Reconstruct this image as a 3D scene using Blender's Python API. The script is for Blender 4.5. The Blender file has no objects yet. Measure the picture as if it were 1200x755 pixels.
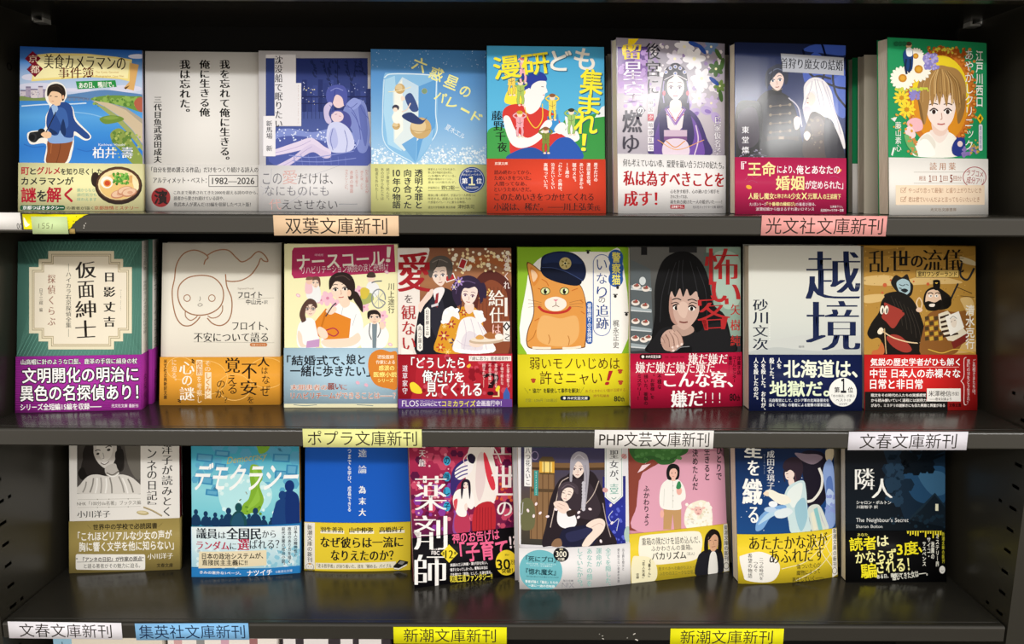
import bpy, bmesh, math, random
import numpy as np
from mathutils import Vector, Matrix
from mathutils.geometry import tessellate_polygon
R = math.radians
SC = bpy.context.scene
COL = SC.collection
random.seed(4)

# ------------------------------------------------------------------ camera
cd = bpy.data.cameras.new('camera'); cam = bpy.data.objects.new('camera', cd); COL.objects.link(cam)
cd.sensor_width = 36.0; cd.lens = 26.01; cd.clip_start = .02; cd.clip_end = 60
cam.matrix_world = Matrix.Translation((0, -.65, .0202)) @ Matrix.Rotation(R(80), 4, 'X') @ Matrix.Rotation(R(.23), 4, 'Z')
SC.camera = cam

# ------------------------------------------------------------------ light of the shop
SC.view_settings.view_transform = 'Standard'; SC.view_settings.look = 'None'
SC.cycles.caustics_reflective = False; SC.cycles.caustics_refractive = False
SC.view_settings.gamma = 1.0; SC.view_settings.exposure = 0.0; SC.view_settings.use_curve_mapping = False
W = bpy.data.worlds.new('shop_room'); SC.world = W; W.use_nodes = True
nt = W.node_tree; bg = nt.nodes['Background']
tc = nt.nodes.new('ShaderNodeTexCoord'); sx = nt.nodes.new('ShaderNodeSeparateXYZ'); rp = nt.nodes.new('ShaderNodeValToRGB')
mr = nt.nodes.new('ShaderNodeMapRange'); mr.inputs[1].default_value = -1; mr.inputs[2].default_value = 1
nt.links.new(tc.outputs['Generated'], sx.inputs[0]); nt.links.new(sx.outputs['Z'], mr.inputs[0])
nt.links.new(mr.outputs[0], rp.inputs[0]); nt.links.new(rp.outputs[0], bg.inputs[0])
# lamps lit ceiling above, bright opposite shelves and walls around eye level, darker floor below
for k, (pos, c) in enumerate(((.22, (.45, .40, .34)), (.40, (1.55, 1.40, 1.20)), (.66, (1.55, 1.42, 1.24)), (.80, (.62, .60, .56)))):
    e = rp.color_ramp.elements[k] if k < 2 else rp.color_ramp.elements.new(pos)
    e.position = pos; e.color = (*c, 1)
bg.inputs[1].default_value = 0.8
def lamp(name, loc, size, power, target=(0, .06, -.1), col=(1, .985, .96)):
    l = bpy.data.lights.new(name, 'AREA'); l.shape = 'RECTANGLE'; l.size, l.size_y = size; l.energy = power; l.color = col
    o = bpy.data.objects.new(name, l); COL.objects.link(o); o.location = loc
    o.rotation_euler = (Vector(target) - Vector(loc)).to_track_quat('-Z', 'Y').to_euler(); return o
for x in (-1.7, .0, 1.7, 3.4):                                # a row of ceiling tubes behind the viewer, parallel to the shelves
    lamp('ceiling_tube_lamp', (x, -4.0, 1.80), (1.5, .09), 34)

# ------------------------------------------------------------------ materials
def lin(h):
    v = [int(h[i:i+2], 16)/255 for i in (0, 2, 4)] if len(h) == 6 else [int(c*2, 16)/255 for c in h]
    return tuple(c/12.92 if c <= .04045 else ((c+.055)/1.055)**2.4 for c in v)
def material(name, col=None, rough=.4, spec=.4, noise=None, bump=0.0, coat=0.0):
    m = bpy.data.materials.new(name); m.use_nodes = True; t = m.node_tree; b = t.nodes['Principled BSDF']
    b.inputs['Roughness'].default_value = rough; b.inputs['Specular IOR Level'].default_value = spec; b.inputs['Coat Weight'].default_value = coat
    if col is None:
        a = t.nodes.new('ShaderNodeAttribute'); a.attribute_name = 'ink'; t.links.new(a.outputs['Color'], b.inputs['Base Color'])
    else: b.inputs['Base Color'].default_value = (*lin(col), 1)
    if noise:
        tc = t.nodes.new('ShaderNodeTexCoord'); n = t.nodes.new('ShaderNodeTexNoise'); n.inputs['Scale'].default_value = noise; n.inputs['Detail'].default_value = 3
        t.links.new(tc.outputs['Object'], n.inputs['Vector'])
        if bump:
            bp = t.nodes.new('ShaderNodeBump'); bp.inputs['Strength'].default_value = bump; bp.inputs['Distance'].default_value = .0004
            t.links.new(n.outputs['Fac'], bp.inputs['Height']); t.links.new(bp.outputs['Normal'], b.inputs['Normal'])
        rr = t.nodes.new('ShaderNodeMapRange'); rr.inputs[3].default_value = rough*.85; rr.inputs[4].default_value = rough*1.2
        t.links.new(n.outputs['Fac'], rr.inputs[0]); t.links.new(rr.outputs[0], b.inputs['Roughness'])
    return m
GLOSS = material('laminated_printed_cover', rough=.30, spec=.05)
SHINY = material('high_gloss_laminated_cover', rough=.13, spec=.30)
MATT = material('uncoated_printed_paper', rough=.42, spec=.12)
STEEL = material('dark_painted_steel', '2d2b26', .22, .5, 900, .03)
STEEL_SIDE = material('dark_painted_steel_side', '2a2822', .3, .4, 700, .03)
BLACKBACK = material('black_painted_steel_back', '0c0b0a', .5, .12, 500, .02)
def page_material():
    m = material('cream_page_edges', 'd9cfbd', .8, .1); t = m.node_tree; b = t.nodes['Principled BSDF']
    tc = t.nodes.new('ShaderNodeTexCoord'); mp = t.nodes.new('ShaderNodeMapping'); mp.inputs['Scale'].default_value = (60, 2600, 40)
    n = t.nodes.new('ShaderNodeTexNoise'); n.inputs['Scale'].default_value = 1; r = t.nodes.new('ShaderNodeValToRGB')
    r.color_ramp.elements[0].position = .3; r.color_ramp.elements[0].color = (*lin('bfb29c'), 1)
    r.color_ramp.elements[1].position = .65; r.color_ramp.elements[1].color = (*lin('e2d8c6'), 1)
    t.links.new(tc.outputs['Object'], mp.inputs[0]); t.links.new(mp.outputs[0], n.inputs['Vector']); t.links.new(n.outputs['Fac'], r.inputs[0]); t.links.new(r.outputs[0], b.inputs['Base Color'])
    return m
PAGES = page_material()

# ------------------------------------------------------------------ objects
def link(name, me, parent=None, loc=(0, 0, 0), rz=0):
    o = bpy.data.objects.new(name, me); COL.objects.link(o); o.location = loc; o.rotation_euler = (0, 0, rz)
    if parent: o.parent = parent
    return o
def tag(o, label=None, cat=None, group=None, kind=None):
    for k, v in (('label', label), ('category', cat), ('group', group), ('kind', kind)):
        if v: o[k] = v
    return o
def mesh(name, v, f, mats, ink=None, smooth=False):
    v = np.asarray(v, np.float32); me = bpy.data.meshes.new(name); n = len(f)
    if isinstance(f, np.ndarray):
        me.vertices.add(len(v)); me.vertices.foreach_set('co', v.ravel()); me.loops.add(n*3); me.loops.foreach_set('vertex_index', f.astype(np.int32).ravel())
        me.polygons.add(n); me.polygons.foreach_set('loop_start', np.arange(0, n*3, 3, dtype=np.int32)); me.update(calc_edges=True)
    else:
        me.from_pydata(v.tolist(), [], f)
    for m in (mats if isinstance(mats, list) else [mats]): me.materials.append(m)
    if ink is not None:
        a = me.color_attributes.new('ink', 'FLOAT_COLOR', 'POINT'); k = np.ones((len(v), 4), np.float32); k[:, :3] = ink; a.data.foreach_set('color', k.ravel())
    if smooth: me.polygons.foreach_set('use_smooth', [True]*n)
    return me
def boxes(bs):
    v, f = [], []
    for x0, y0, z0, x1, y1, z1 in bs:
        i = len(v); v += [(x0,y0,z0),(x1,y0,z0),(x1,y1,z0),(x0,y1,z0),(x0,y0,z1),(x1,y0,z1),(x1,y1,z1),(x0,y1,z1)]
        f += [[i+a for a in q] for q in ((0,3,2,1),(4,5,6,7),(0,1,5,4),(1,2,6,5),(2,3,7,6),(3,0,4,7))]
    return v, f
def bevel(me, w, seg=2):
    b = bmesh.new(); b.from_mesh(me); bmesh.ops.bevel(b, geom=b.edges[:], offset=w, segments=seg, affect='EDGES', profile=.5); b.to_mesh(me); b.free(); return me

# ------------------------------------------------------------------ lettering: outlines of single characters, cached
GC = {}
def raw_glyph(s, off):
    c = bpy.data.curves.new('t', 'FONT'); c.body = s; c.resolution_u = 3; c.offset = off
    o = bpy.data.objects.new('t', c); COL.objects.link(o); dg = bpy.context.evaluated_depsgraph_get()
    m = bpy.data.meshes.new_from_object(o.evaluated_get(dg)); n = len(m.vertices)
    v = np.zeros(n*3, np.float32); m.vertices.foreach_get('co', v); m.calc_loop_triangles()
    t = np.zeros(len(m.loop_triangles)*3, np.int32); m.loop_triangles.foreach_get('vertices', t)
    bpy.data.objects.remove(o); bpy.data.curves.remove(c); bpy.data.meshes.remove(m)
    return v.reshape(-1, 3)[:, :2].astype(np.float64), t.reshape(-1, 3)
def glyph(ch, off=0.0):
    k = (ch, off)
    if k not in GC:
        if ch in ' \u3000': GC[k] = (np.zeros((0, 2)), np.zeros((0, 3), np.int32), .35 if ch == ' ' else 1.0)
        else:
            v, t = raw_glyph(ch, off); adv = 1.0
            if off:
                area = lambda v, t: np.abs(np.cross(v[t[:, 1]]-v[t[:, 0]], v[t[:, 2]]-v[t[:, 0]])).sum()
                v0, t0 = raw_glyph(ch, 0.0); a0, a1 = area(v0, t0), area(v, t); per = 1+off*30
                if not .80*per*a0 < a1 < 1.25*a0: v, t = v0, t0
            if ord(ch) < 0x2000 and ch not in '×': adv = raw_glyph(ch*2, 0)[0][:, 0].max() - raw_glyph(ch, 0)[0][:, 0].max()
            GC[k] = (v, t, adv)
    return GC[k]
# style: (outline offset, [(dx, dy) repeats]) - heavier strokes by repeats, mincho by thin strokes repeated sideways
B2 = .016
STY = {'g': (0, [(0, 0)]), 'l': (-.008, [(0, 0)]),
       'b': (0, [(-B2, -B2), (B2, -B2), (-B2, B2), (B2, B2), (0, 0)]),
       'h': (0, [(-.023, -.021), (.023, -.021), (-.023, .021), (.023, .021), (0, .024), (0, -.024), (-.024, 0), (.024, 0)]),
       'X': (-.018, [(-.034, 0), (-.017, 0), (0, 0), (.017, 0), (.034, 0)]),
       's': (0, [(-.012, 0), (.012, 0)]),
       'm': (-.010, [(-.026, 0), (-.009, 0), (.009, 0), (.026, 0)]),
       'M': (0, [(-.036, 0), (-.018, 0), (0, 0), (.018, 0), (.036, 0)])}
SMALL = 'ぁぃぅぇぉっゃゅょァィゥェォッャュョ'
def run(s, off, vert, gap=0.0):
    V_, T_, n, x = [], [], 0, 0.0
    for i, ch in enumerate(s):
        v, t, adv = glyph(ch, off)
        if vert:
            v = v.copy()
            if ch in 'ー—―…「」『』（）〜':
                c = np.array((.5, .38)); d = v-c; v = np.stack([d[:, 1], -d[:, 0]], 1)+c
            elif ch in '、。': v = v+np.array((.58, .58))
            elif ch in SMALL: v = v+np.array((.1, .08))
            elif adv < .95: v = v+np.array(((1-adv)/2, 0))
            v = v+np.array((0, -i*(1.0+gap)))
        else:
            v = v+np.array((x, 0)); x += adv+gap
        V_.append(v); T_.append(t+n); n += len(v)
    return np.concatenate(V_), np.concatenate(T_)

# ------------------------------------------------------------------ printed sheets
class Sheet:
    """A flat or bowed printed sheet: drawing coordinates (0..w, 0..h style, any quadrilateral Q) are mapped to the sheet's own u, v."""
    def __init__(s, book, d, vt=None): s.b = book; s.vt = vt; s.d = d; s.layer = 0; s.out = {}; s.cur = 'print'; s.calls = 0
    def put(s, pts, tris, cols, text=False, step=1.0):
        uv = s.b.uv(pts); tris = np.asarray(tris, np.int32).reshape(-1, 3); cols = np.asarray(cols, np.float32)
        if cols.ndim == 1: cols = np.tile(cols, (len(uv), 1))
        if not text and s.b.bow: uv, tris, cols = s.b.clip(uv, tris, cols)
        if s.vt is not None and len(uv) and uv[:, 1].max() > s.vt:
            if not text or uv[:, 1].min() < s.vt: uv, tris, cols = s.b.clip_top(uv, tris, cols, s.vt)
            else: uv, tris, cols = uv[:0], tris[:0], cols[:0]
        if not len(uv): return
        s.layer += step; d = s.d - s.layer*LAYER - (3e-5 if text and s.b.bow else 0)
        p = s.b.pos(uv[:, 0], uv[:, 1], d)
        a = p[tris[:, 1]]-p[tris[:, 0]]; b = p[tris[:, 2]]-p[tris[:, 0]]; fl = np.cross(a, b)[:, 1] > 0
        tris = tris.copy(); tris[fl] = tris[fl][:, ::-1]
        o = s.out.setdefault(s.cur, [[], [], [], 0]); o[0].append(p); o[1].append(tris+o[3]); o[2].append(cols); o[3] += len(p)
LAYER = 2e-6
class Book:
    def __init__(s, q, w, h, lean, bow=0.0):
        s.w, s.h, s.lean, s.bow = w, h, R(lean), bow
        A, rhs = [], []                                        # projective map: drawing coordinates -> unit square
        for (x, y), (u, v) in zip(q, ((0, 1), (1, 1), (1, 0), (0, 0))):
            A += [[x, y, 1, 0, 0, 0, -u*x, -u*y], [0, 0, 0, x, y, 1, -v*x, -v*y]]; rhs += [u, v]
        s.H = np.append(np.linalg.solve(np.array(A, float), np.array(rhs, float)), 1).reshape(3, 3)
        s.N = 14; s.st = np.linspace(0, 1, s.N+1)
        s.fv = -4*bow*s.st*(1-s.st)
    def uv(s, p):
        p = np.asarray(p, float); k = np.c_[p, np.ones(len(p))] @ s.H.T
        return np.clip(k[:, :2]/k[:, 2:], 0.0, 1.0)
    def f(s, u): return np.interp(u, s.st, s.fv)
    def pos(s, u, v, d):
        u, v = np.asarray(u, float), np.asarray(v, float)
        return np.stack([u*s.w, s.f(u)+d+v*s.h*math.sin(s.lean), v*s.h*math.cos(s.lean)], -1)
    def clip(s, uv, tris, cols):
        P, T_, K = [], [], []
        for t in tris:
            poly = [(*uv[i], *cols[i]) for i in t]
            lo, hi = min(p[0] for p in poly), max(p[0] for p in poly)
            for i in range(max(0, int(lo*s.N)), min(s.N, int(math.ceil(hi*s.N-1e-9)))):
                a, b, q = i/s.N, (i+1)/s.N, poly
                for sgn, lim in ((1, a), (-1, b)):
                    r = []
                    for j in range(len(q)):
                        m, n = q[j], q[(j+1) % len(q)]; dm, dn = sgn*(m[0]-lim), sgn*(n[0]-lim)
                        if dm >= 0: r.append(m)
                        if dm*dn < 0:
                            k = dm/(dm-dn); r.append(tuple(x+(y-x)*k for x, y in zip(m, n)))
                    q = r
                    if not q: break
                if len(q) >= 3:
                    n = len(P); P += [p[:2] for p in q]; K += [p[2:] for p in q]; T_ += [(n, n+j, n+j+1) for j in range(1, len(q)-1)]
        if not P: return uv[:0], tris[:0], cols[:0]
        return np.array(P), np.array(T_, np.int32), np.array(K, np.float32)
    def clip_top(s, uv, tris, cols, lim):
        P, T_, K = [], [], []
        for t in tris:
            q = [(*uv[i], *cols[i]) for i in t]; r = []
            for j in range(3):
                m, n = q[j], q[(j+1) % 3]; dm, dn = lim-m[1], lim-n[1]
                if dm >= 0: r.append(m)
                if dm*dn < 0: k = dm/(dm-dn); r.append(tuple(x+(y-x)*k for x, y in zip(m, n)))
            if len(r) >= 3:
                n = len(P); P += [x[:2] for x in r]; K += [x[2:] for x in r]; T_ += [(n, n+j, n+j+1) for j in range(1, len(r)-1)]
        return np.array(P).reshape(-1, 2), np.array(T_, np.int32).reshape(-1, 3), np.array(K, np.float32).reshape(-1, 3)
    def slab(s, u0, u1, v0, v1, d0, d1):                       # solid sheet between depths d0 (front) and d1
        us = [u for u in ([u0]+[x for x in s.st if u0 < x < u1]+[u1])] if s.bow else [u0, u1]
        n = len(us); us = np.array(us); g = []
        for v, d in ((v0, d0), (v1, d0), (v1, d1), (v0, d1)):
            p = s.pos(np.clip(us, 0, 1), np.full(n, v), d); p[:, 0] = us*s.w; g.append(p)
        V_ = np.concatenate(g); F = []
        for i in range(n-1):
            for a, b in ((0, 1), (1, 2), (2, 3), (3, 0)): F.append([a*n+i, a*n+i+1, b*n+i+1, b*n+i])
        F += [[0, n, 2*n, 3*n], [n-1, 4*n-1, 3*n-1, 2*n-1]]
        return V_, F
S = None
def sm(pts, k=5):                                              # closed smooth outline through the points
    p = np.asarray(pts, float); n = len(p); out = []
    for i in range(n):
        a, b, c, d = p[i-1], p[i], p[(i+1) % n], p[(i+2) % n]
        for j in range(k):
            t = j/k; out.append(.5*(2*b+(c-a)*t+(2*a-5*b+4*c-d)*t*t+(3*b-a-3*c+d)*t**3))
    return out
def so(pts, k=6):                                              # open smooth line
    p = [np.asarray(q, float) for q in pts]; p = [2*p[0]-p[1]]+p+[2*p[-1]-p[-2]]; out = []
    for i in range(1, len(p)-2):
        a, b, c, d = p[i-1:i+3]
        for j in range(k):
            t = j/k; out.append(.5*(2*b+(c-a)*t+(2*a-5*b+4*c-d)*t*t+(3*b-a-3*c+d)*t**3))
    return out+[p[-2]]
def P(col, pts, col2=None):
    pts = [(float(x), float(y)) for x, y in pts]
    t = tessellate_polygon([[Vector((x, y, 0)) for x, y in pts]])
    if not t: return
    c = np.array(lin(col))
    if col2:
        y = np.array([q[1] for q in pts]); k = ((y-y.min())/max(y.max()-y.min(), 1e-6))[:, None]; c = c*(1-k)+np.array(lin(col2))*k
    S.put(pts, t, c)
def C(col, pts, col2=None): P(col, sm(pts), col2)
def E(col, cx, cy, rx, ry=None, r=0, n=22):
    ry = ry or rx; a = np.linspace(0, 2*math.pi, n, endpoint=False); k = R(r); x, y = rx*np.cos(a), ry*np.sin(a)
    P(col, list(zip(cx+x*math.cos(k)-y*math.sin(k), cy+x*math.sin(k)+y*math.cos(k))))
def RC(col, x0, y0, x1, y1): P(col, [(x0, y0), (x1, y0), (x1, y1), (x0, y1)])
def RR(col, x0, y0, x1, y1, r):
    o = []
    for cx, cy, a0 in ((x1-r, y0+r, -90), (x1-r, y1-r, 0), (x0+r, y1-r, 90), (x0+r, y0+r, 180)):
        o += [(cx+r*math.cos(R(a0+k*18)), cy+r*math.sin(R(a0+k*18))) for k in range(6)]
    P(col, o)
def G(cols, x0, y0, x1, y1, horiz=False):                      # printed blend through several inks
    n = len(cols); pts, tr, cc = [], [], []
    for i, c in enumerate(cols):
        k = i/(n-1)
        pts += [(x0+(x1-x0)*k, y0), (x0+(x1-x0)*k, y1)] if horiz else [(x0, y0+(y1-y0)*k), (x1, y0+(y1-y0)*k)]; cc += [lin(c)]*2
        if i: tr += [(2*i-2, 2*i-1, 2*i), (2*i-1, 2*i+1, 2*i)]
    S.put(pts, tr, cc)
def L(col, w, pts, smooth=True, closed=False):                 # a line of width w
    p = np.array((sm(pts) if closed else so(pts)) if smooth else (list(pts)+([pts[0]] if closed else [])), float)
    if closed and smooth: p = np.concatenate([p, p[:1]])
    d = np.gradient(p, axis=0); ln = np.hypot(d[:, 0], d[:, 1])[:, None]; ln[ln == 0] = 1; nn = np.stack([-d[:, 1], d[:, 0]], 1)/ln*(w/2)
    n = len(p); S.put(np.concatenate([p+nn, p-nn]), [t for i in range(n-1) for t in ((i, i+1, n+i), (i+1, n+i+1, n+i))], lin(col))
def BX(col, w, x0, y0, x1, y1):
    for a, b in (((x0, y0), (x1, y0)), ((x1, y0), (x1, y1)), ((x1, y1), (x0, y1)), ((x0, y1), (x0, y0))): L(col, w, [a, b], False)
def TX(s, x0, y0, x1, y1, col, st='g', r=0, o=None, vert=False, sk=0, gap=0.0):
    em = (x1-x0) if vert else (y1-y0)
    if em < 30: st = {'l': 'g', 'm': 's', 'M': 'b', 'h': 'b'}.get(st, st)
    off, reps = STY[st]; v, t = run(s, off, vert, gap)
    if not len(v): return
    lo, hi = v.min(0), v.max(0); hi = np.maximum(hi, lo+.05); sx, sy = (x1-x0)/(hi[0]-lo[0]), (y1-y0)/(hi[1]-lo[1])
    if sx > 1.35*sy: k = (1.35*sy)/sx; x0, x1 = (x0+x1)/2-(x1-x0)*k/2, (x0+x1)/2+(x1-x0)*k/2; sx = 1.35*sy
    if sy > 1.9*sx: k = (1.9*sx)/sy; y0, y1 = (y0+y1)/2-(y1-y0)*k/2, (y0+y1)/2+(y1-y0)*k/2; sy = 1.9*sx
    keep = S.cur; S.calls += 1; S.cur = (S.let, S.calls)
    def lay(dx, dy, c):
        q = v+np.array((dx, dy)); x = x0+(q[:, 0]-lo[0])*sx; y = y0+(hi[1]-q[:, 1])*sy
        if sk: x = x-(y-(y0+y1)/2)*sk
        if r:
            cx, cy, k = (x0+x1)/2, (y0+y1)/2, R(r); x, y = cx+(x-cx)*math.cos(k)-(y-cy)*math.sin(k), cy+(x-cx)*math.sin(k)+(y-cy)*math.cos(k)
        S.put(np.stack([x, y], 1), t, lin(c), True, .35)
    if o:
        for k in range(8): lay(o[1]*math.cos(k*math.pi/4), o[1]*math.sin(k*math.pi/4), o[0])
    for dx, dy in reps: lay(dx, dy, col)
    S.cur = keep
def T(s, x0, y0, x1, y1, col='222222', st='g', **k): TX(s, x0, y0, x1, y1, col, st, **k)
def V(s, x0, y0, x1, y1, col='222222', st='g', **k): TX(s, x0, y0, x1, y1, col, st, vert=True, **k)
def let(name): S.let = name
def flower(col, cen, x, y, r, n=12, rc=.3):
    for i in range(n):
        a = i*2*math.pi/n; E(col, x+math.cos(a)*r*.62, y+math.sin(a)*r*.62, r*.40, r*.17, math.degrees(a), 8)
    E(cen, x, y, r*rc, n=12)
def dots(col, n, x0, y0, x1, y1, r0, r1, seed=1):
    g = random.Random(seed)
    base = S.layer
    for k in range(n): S.layer = base+(k % 10)*.5; E(col, g.uniform(x0, x1), g.uniform(y0, y1), g.uniform(r0, r1), n=6)
    S.layer = base+6
def face(x, y, w, h, skin, eye='3a2a2a', lip='b0605a', tilt=0, es=1.0):
    """A drawn face: outline, brows, eyes, nose, mouth; x, y its middle."""
    k = R(tilt); f = lambda a, b: (x+a*w*math.cos(k)-b*h*math.sin(k), y+a*w*math.sin(k)+b*h*math.cos(k))
    C(skin, [f(-.5, -.35), f(0, -.55), f(.5, -.35), f(.47, .1), f(.3, .36), f(.03, .52), f(-.27, .36), f(-.46, .1)])
    for sgn in (-1, 1):
        e = f(sgn*.24, .02); E('f7f3f0', *e, w*.12*es, h*.06*es, tilt, 10); E(eye, *e, w*.065*es, h*.062*es, tilt, 8)
        L(eye, h*.035, [f(sgn*.38, .0), f(sgn*.24, -.065*es), f(sgn*.1, -.005)]); L(eye, h*.025, [f(sgn*.4, -.16), f(sgn*.24, -.2), f(sgn*.1, -.17)])
    L('b98a78', h*.02, [f(.02, .05), f(.04, .2), f(-.02, .22)]); L(lip, h*.035, [f(-.12, .335), f(.02, .35), f(.14, .33)])

# ------------------------------------------------------------------ printed covers, top shelf (drawing units, y downwards)
def cover_camera():
    G(['2456a8','4c83c8','a9c4e6','c9d3ea'], 6, 12, 546, 222)
    for x, y, w, h in ((90,190,90,16),(60,150,40,14),(470,200,70,16),(520,60,40,10),(250,205,70,8)): E('d8d9ee', x, y, w, h)
    C('5c86b8', [(200,232),(300,214),(380,205),(470,215),(546,228),(546,262),(200,262)])
    for i, (x, y, w) in enumerate(((14,205,26),(38,190,22),(60,200,30),(92,188,20),(112,202,18))): RC(('cfc4cf','a79cb4','d9d0d4')[i % 3], x, y, x+w, 245); RC('7d7692', x, y, x+w, y+6)
    dots('77708c', 26, 16, 205, 128, 240, 1.5, 3, 2)
    C('7d9156', [(14,232),(70,240),(130,238),(140,252),(70,262),(14,262)])
    G(['3f86d2','57a2e2','3d8cd8','2f7bd0','3a86d6'], 8, 252, 546, 528)
    C('6d9440', [(318,246),(360,232),(430,228),(490,232),(546,238),(546,300),(470,280),(400,262)])
    dots('8db055', 40, 330, 235, 540, 270, 5, 11, 3); dots('54803a', 25, 340, 245, 540, 275, 4, 8, 5)
    C('b2604a', [(505,262),(520,240),(546,242),(546,298),(520,292)])
    P('cbb99c', [(322,250),(400,262),(470,284),(546,350),(546,440),(500,380),(440,318),(380,278)])
    P('a9a08f', [(400,262),(470,282),(546,330),(546,352),(470,292)])
    P('9aa564', [(330,258),(385,282),(440,320),(500,382),(546,444),(546,470),(480,392),(420,330),(370,290)])
    L('5d7396', 7, [(212,236),(262,238),(312,244)])
    for x in (225, 245, 265, 285, 303): RC('6d82a4', x, 240, x+5, 254)
    L('cfe4f4', 5, [(20,275),(120,268),(230,266),(300,262)]); L('86bdea', 4, [(240,300),(320,310),(390,330)]); L('2a6cc0', 5, [(30,440),(70,452),(120,448)]); L('2a6cc0', 4, [(260,460),(300,470),(340,462)])
    C('6f8d3a', [(356,330),(390,316),(440,318),(462,332),(430,346),(380,352)]); C('86a048', [(372,326),(410,318),(440,326),(400,334)])
    C('86994a', [(402,398),(430,372),(462,380),(500,430),(546,500),(546,524),(500,524),(452,470),(420,440)]); dots('5f8036', 30, 410, 385, 500, 470, 4, 9, 7); dots('a9b860', 20, 415, 385, 530, 500, 3, 7, 8)
    # banner
    P('f0dd8a', [(62,168),(88,52),(150,46),(300,48),(430,62),(497,74),(486,168),(440,158),(320,150),(180,160)])
    P('f8ef b6'.replace(' ', ''), [(72,158),(94,60),(300,56),(430,70),(486,80),(478,156),(430,150),(320,142),(180,150)])
    P('dcae6c', [(488,88),(526,96),(504,208),(462,196),(486,168)]); P('5a3a1a', [(462,196),(486,186),(470,203)])
    P('7a1428', [(34,70),(68,37),(103,69),(70,102)]); P('7a1428', [(42,116),(78,82),(113,114),(78,150)])
    T('京', 52, 54, 88, 86, 'f2dcc4', 'm'); T('都', 60, 99, 97, 133, 'f2dcc4', 'm')
    T('美食カメラマンの', 118, 54, 468, 116, '2a1a10', 'm', r=1.5); T('事件簿', 180, 108, 330, 154, '65240f', 'm')
    T('The Kyoto Gourmet', 340, 124, 440, 135, 'c79a48'); T('Photographer Case Files', 340, 141, 462, 152, 'c79a48')
    P('2c9148', [(254,168),(425,163),(430,192),(262,202)]); T('あの日、鴨川で。', 268, 170, 418, 196, 'f7fbf4', 'b', r=-2)
    # photographer with a pale outline
    C('f4f0e8', [(122,215),(140,178),(175,170),(206,190),(216,232),(206,258),(240,280),(258,335),(320,402),(296,424),(250,402),(246,432),(240,470),(216,524),(122,524),(126,440),(60,440),(44,400),(60,384),(118,372),(124,320),(142,280),(126,250)])
    C('8c4d28', [(136,420),(190,415),(238,418),(232,460),(206,522),(130,522),(131,470)]); L('6a3518', 3, [(190,430),(182,480),(170,520)]); L('b0693a', 3, [(150,430),(146,480)])
    C('86a9dc', [(138,300),(160,262),(190,270),(205,340),(238,400),(240,426),(190,436),(136,428),(134,360)])
    C('28498c', [(150,272),(172,262),(212,258),(238,282),(252,340),(314,402),(296,416),(250,384),(242,410),(205,408),(188,380),(176,400),(150,398),(128,360),(132,310)])
    C('3b62a8', [(160,290),(190,280),(214,300),(222,360),(200,370),(178,330)]); C('18305f', [(188,380),(200,330),(212,380),(206,404)]); C('18305f', [(150,398),(140,370),(176,392)]); C('8b2d2a', [(160,270),(176,262),(170,290)])
    P('9cbce6', [(148,275),(172,262),(178,290),(160,318)])
    C('eec9a6', [(136,226),(150,206),(190,212),(200,240),(186,262),(160,268),(140,256)]); C('eec9a6', [(160,250),(186,250),(186,270),(164,272)])
    C('2c221c', [(130,226),(136,192),(168,178),(198,188),(210,216),(204,246),(196,252),(192,226),(176,214),(150,212),(136,232)]); L('4a3a30', 3, [(150,192),(176,188),(196,204)])
    L('2a1c18', 3, [(142,232),(150,230)]); L('2a1c18', 3, [(164,234),(176,234)]); L('b06a54', 2, [(150,254),(160,255)]); E('e6b08a', 200, 236, 5, 9)
    C('1b1b1e', [(54,394),(76,386),(118,384),(130,392),(126,410),(100,414),(78,432),(56,424)]); E('2c2c30', 68, 410, 18, 20); E('101012', 66, 411, 12, 14); C('1b1b1e', [(92,386),(98,374),(116,374),(120,388)])
    C('eec6a0', [(104,396),(128,384),(148,392),(146,410),(124,414)]); L('1b1b1e', 4, [(126,388),(150,340),(168,300)])
    let('author_lettering'); T('柏井 壽', 328, 452, 500, 500, 'fafafa', 'm', o=('3a6ab0', .02)); T('Kashiwai Hisashi', 352, 436, 466, 447, 'e8eef8')
def band_camera():
    T('町', 22, 540, 55, 572, 'b3142c', 'b'); T('と', 60, 543, 84, 570, '222222', 'b'); T('グルメ', 88, 538, 188, 570, 'b3142c', 'b'); T('を知り尽くした', 192, 544, 370, 572, '222222', 'b')
    T('カメラマンが', 22, 582, 246, 615, '1a1a1a', 'b'); T('謎', 22, 628, 84, 690, 'b3142c', 'h'); T('を', 90, 640, 130, 686, '222222', 'b'); T('解く', 132, 626, 242, 690, 'b3142c', 'h')
    for i, s in enumerate(('鍋からなら、', '旅行気分も', '味わえます')): T(s, 262, 630+i*20, 346, 645+i*20, '86b59a', 'l')
    RR('1d5a38', 16, 703, 210, 725, 10); T('京都つばきタクシー', 28, 706, 204, 722, 'ffffff', 'b'); T('の著者が描く', 216, 708, 332, 722, '3a3a30', 'g'); T('京都旅情ミステリー', 336, 706, 526, 722, 'b0482c', 'm')
    E('2c1c14', 340, 592, 18, 32); E('2c1c14', 440, 618, 102, 82); E('573a26', 440, 612, 96, 74); E('f1dca8', 440, 614, 88, 66); E('e8c47c', 440, 622, 80, 56)
    for i in range(9): L('f6e6b8', 4, [(480+i*5,570+i*4),(500+i*3,600+i*4),(512-i*2,640+i*2)])
    E('f5f0e4', 390, 604, 27, 26); E('e8a050', 392, 608, 17, 16); E('cc4a26', 392, 608, 12, 11)
    for x, y in ((440,655),(468,640),(486,648)): E('c98a6a', x, y, 34, 18, -14); E('e9c4a4', x, y-2, 29, 14, -14); E('d9a484', x+4, y, 12, 7)
    dots('4f9434', 46, 418, 566, 482, 612, 4, 8, 3); dots('86bf54', 30, 420, 566, 480, 610, 3, 6, 9); RC('d9a866', 486, 574, 500, 606)

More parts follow.
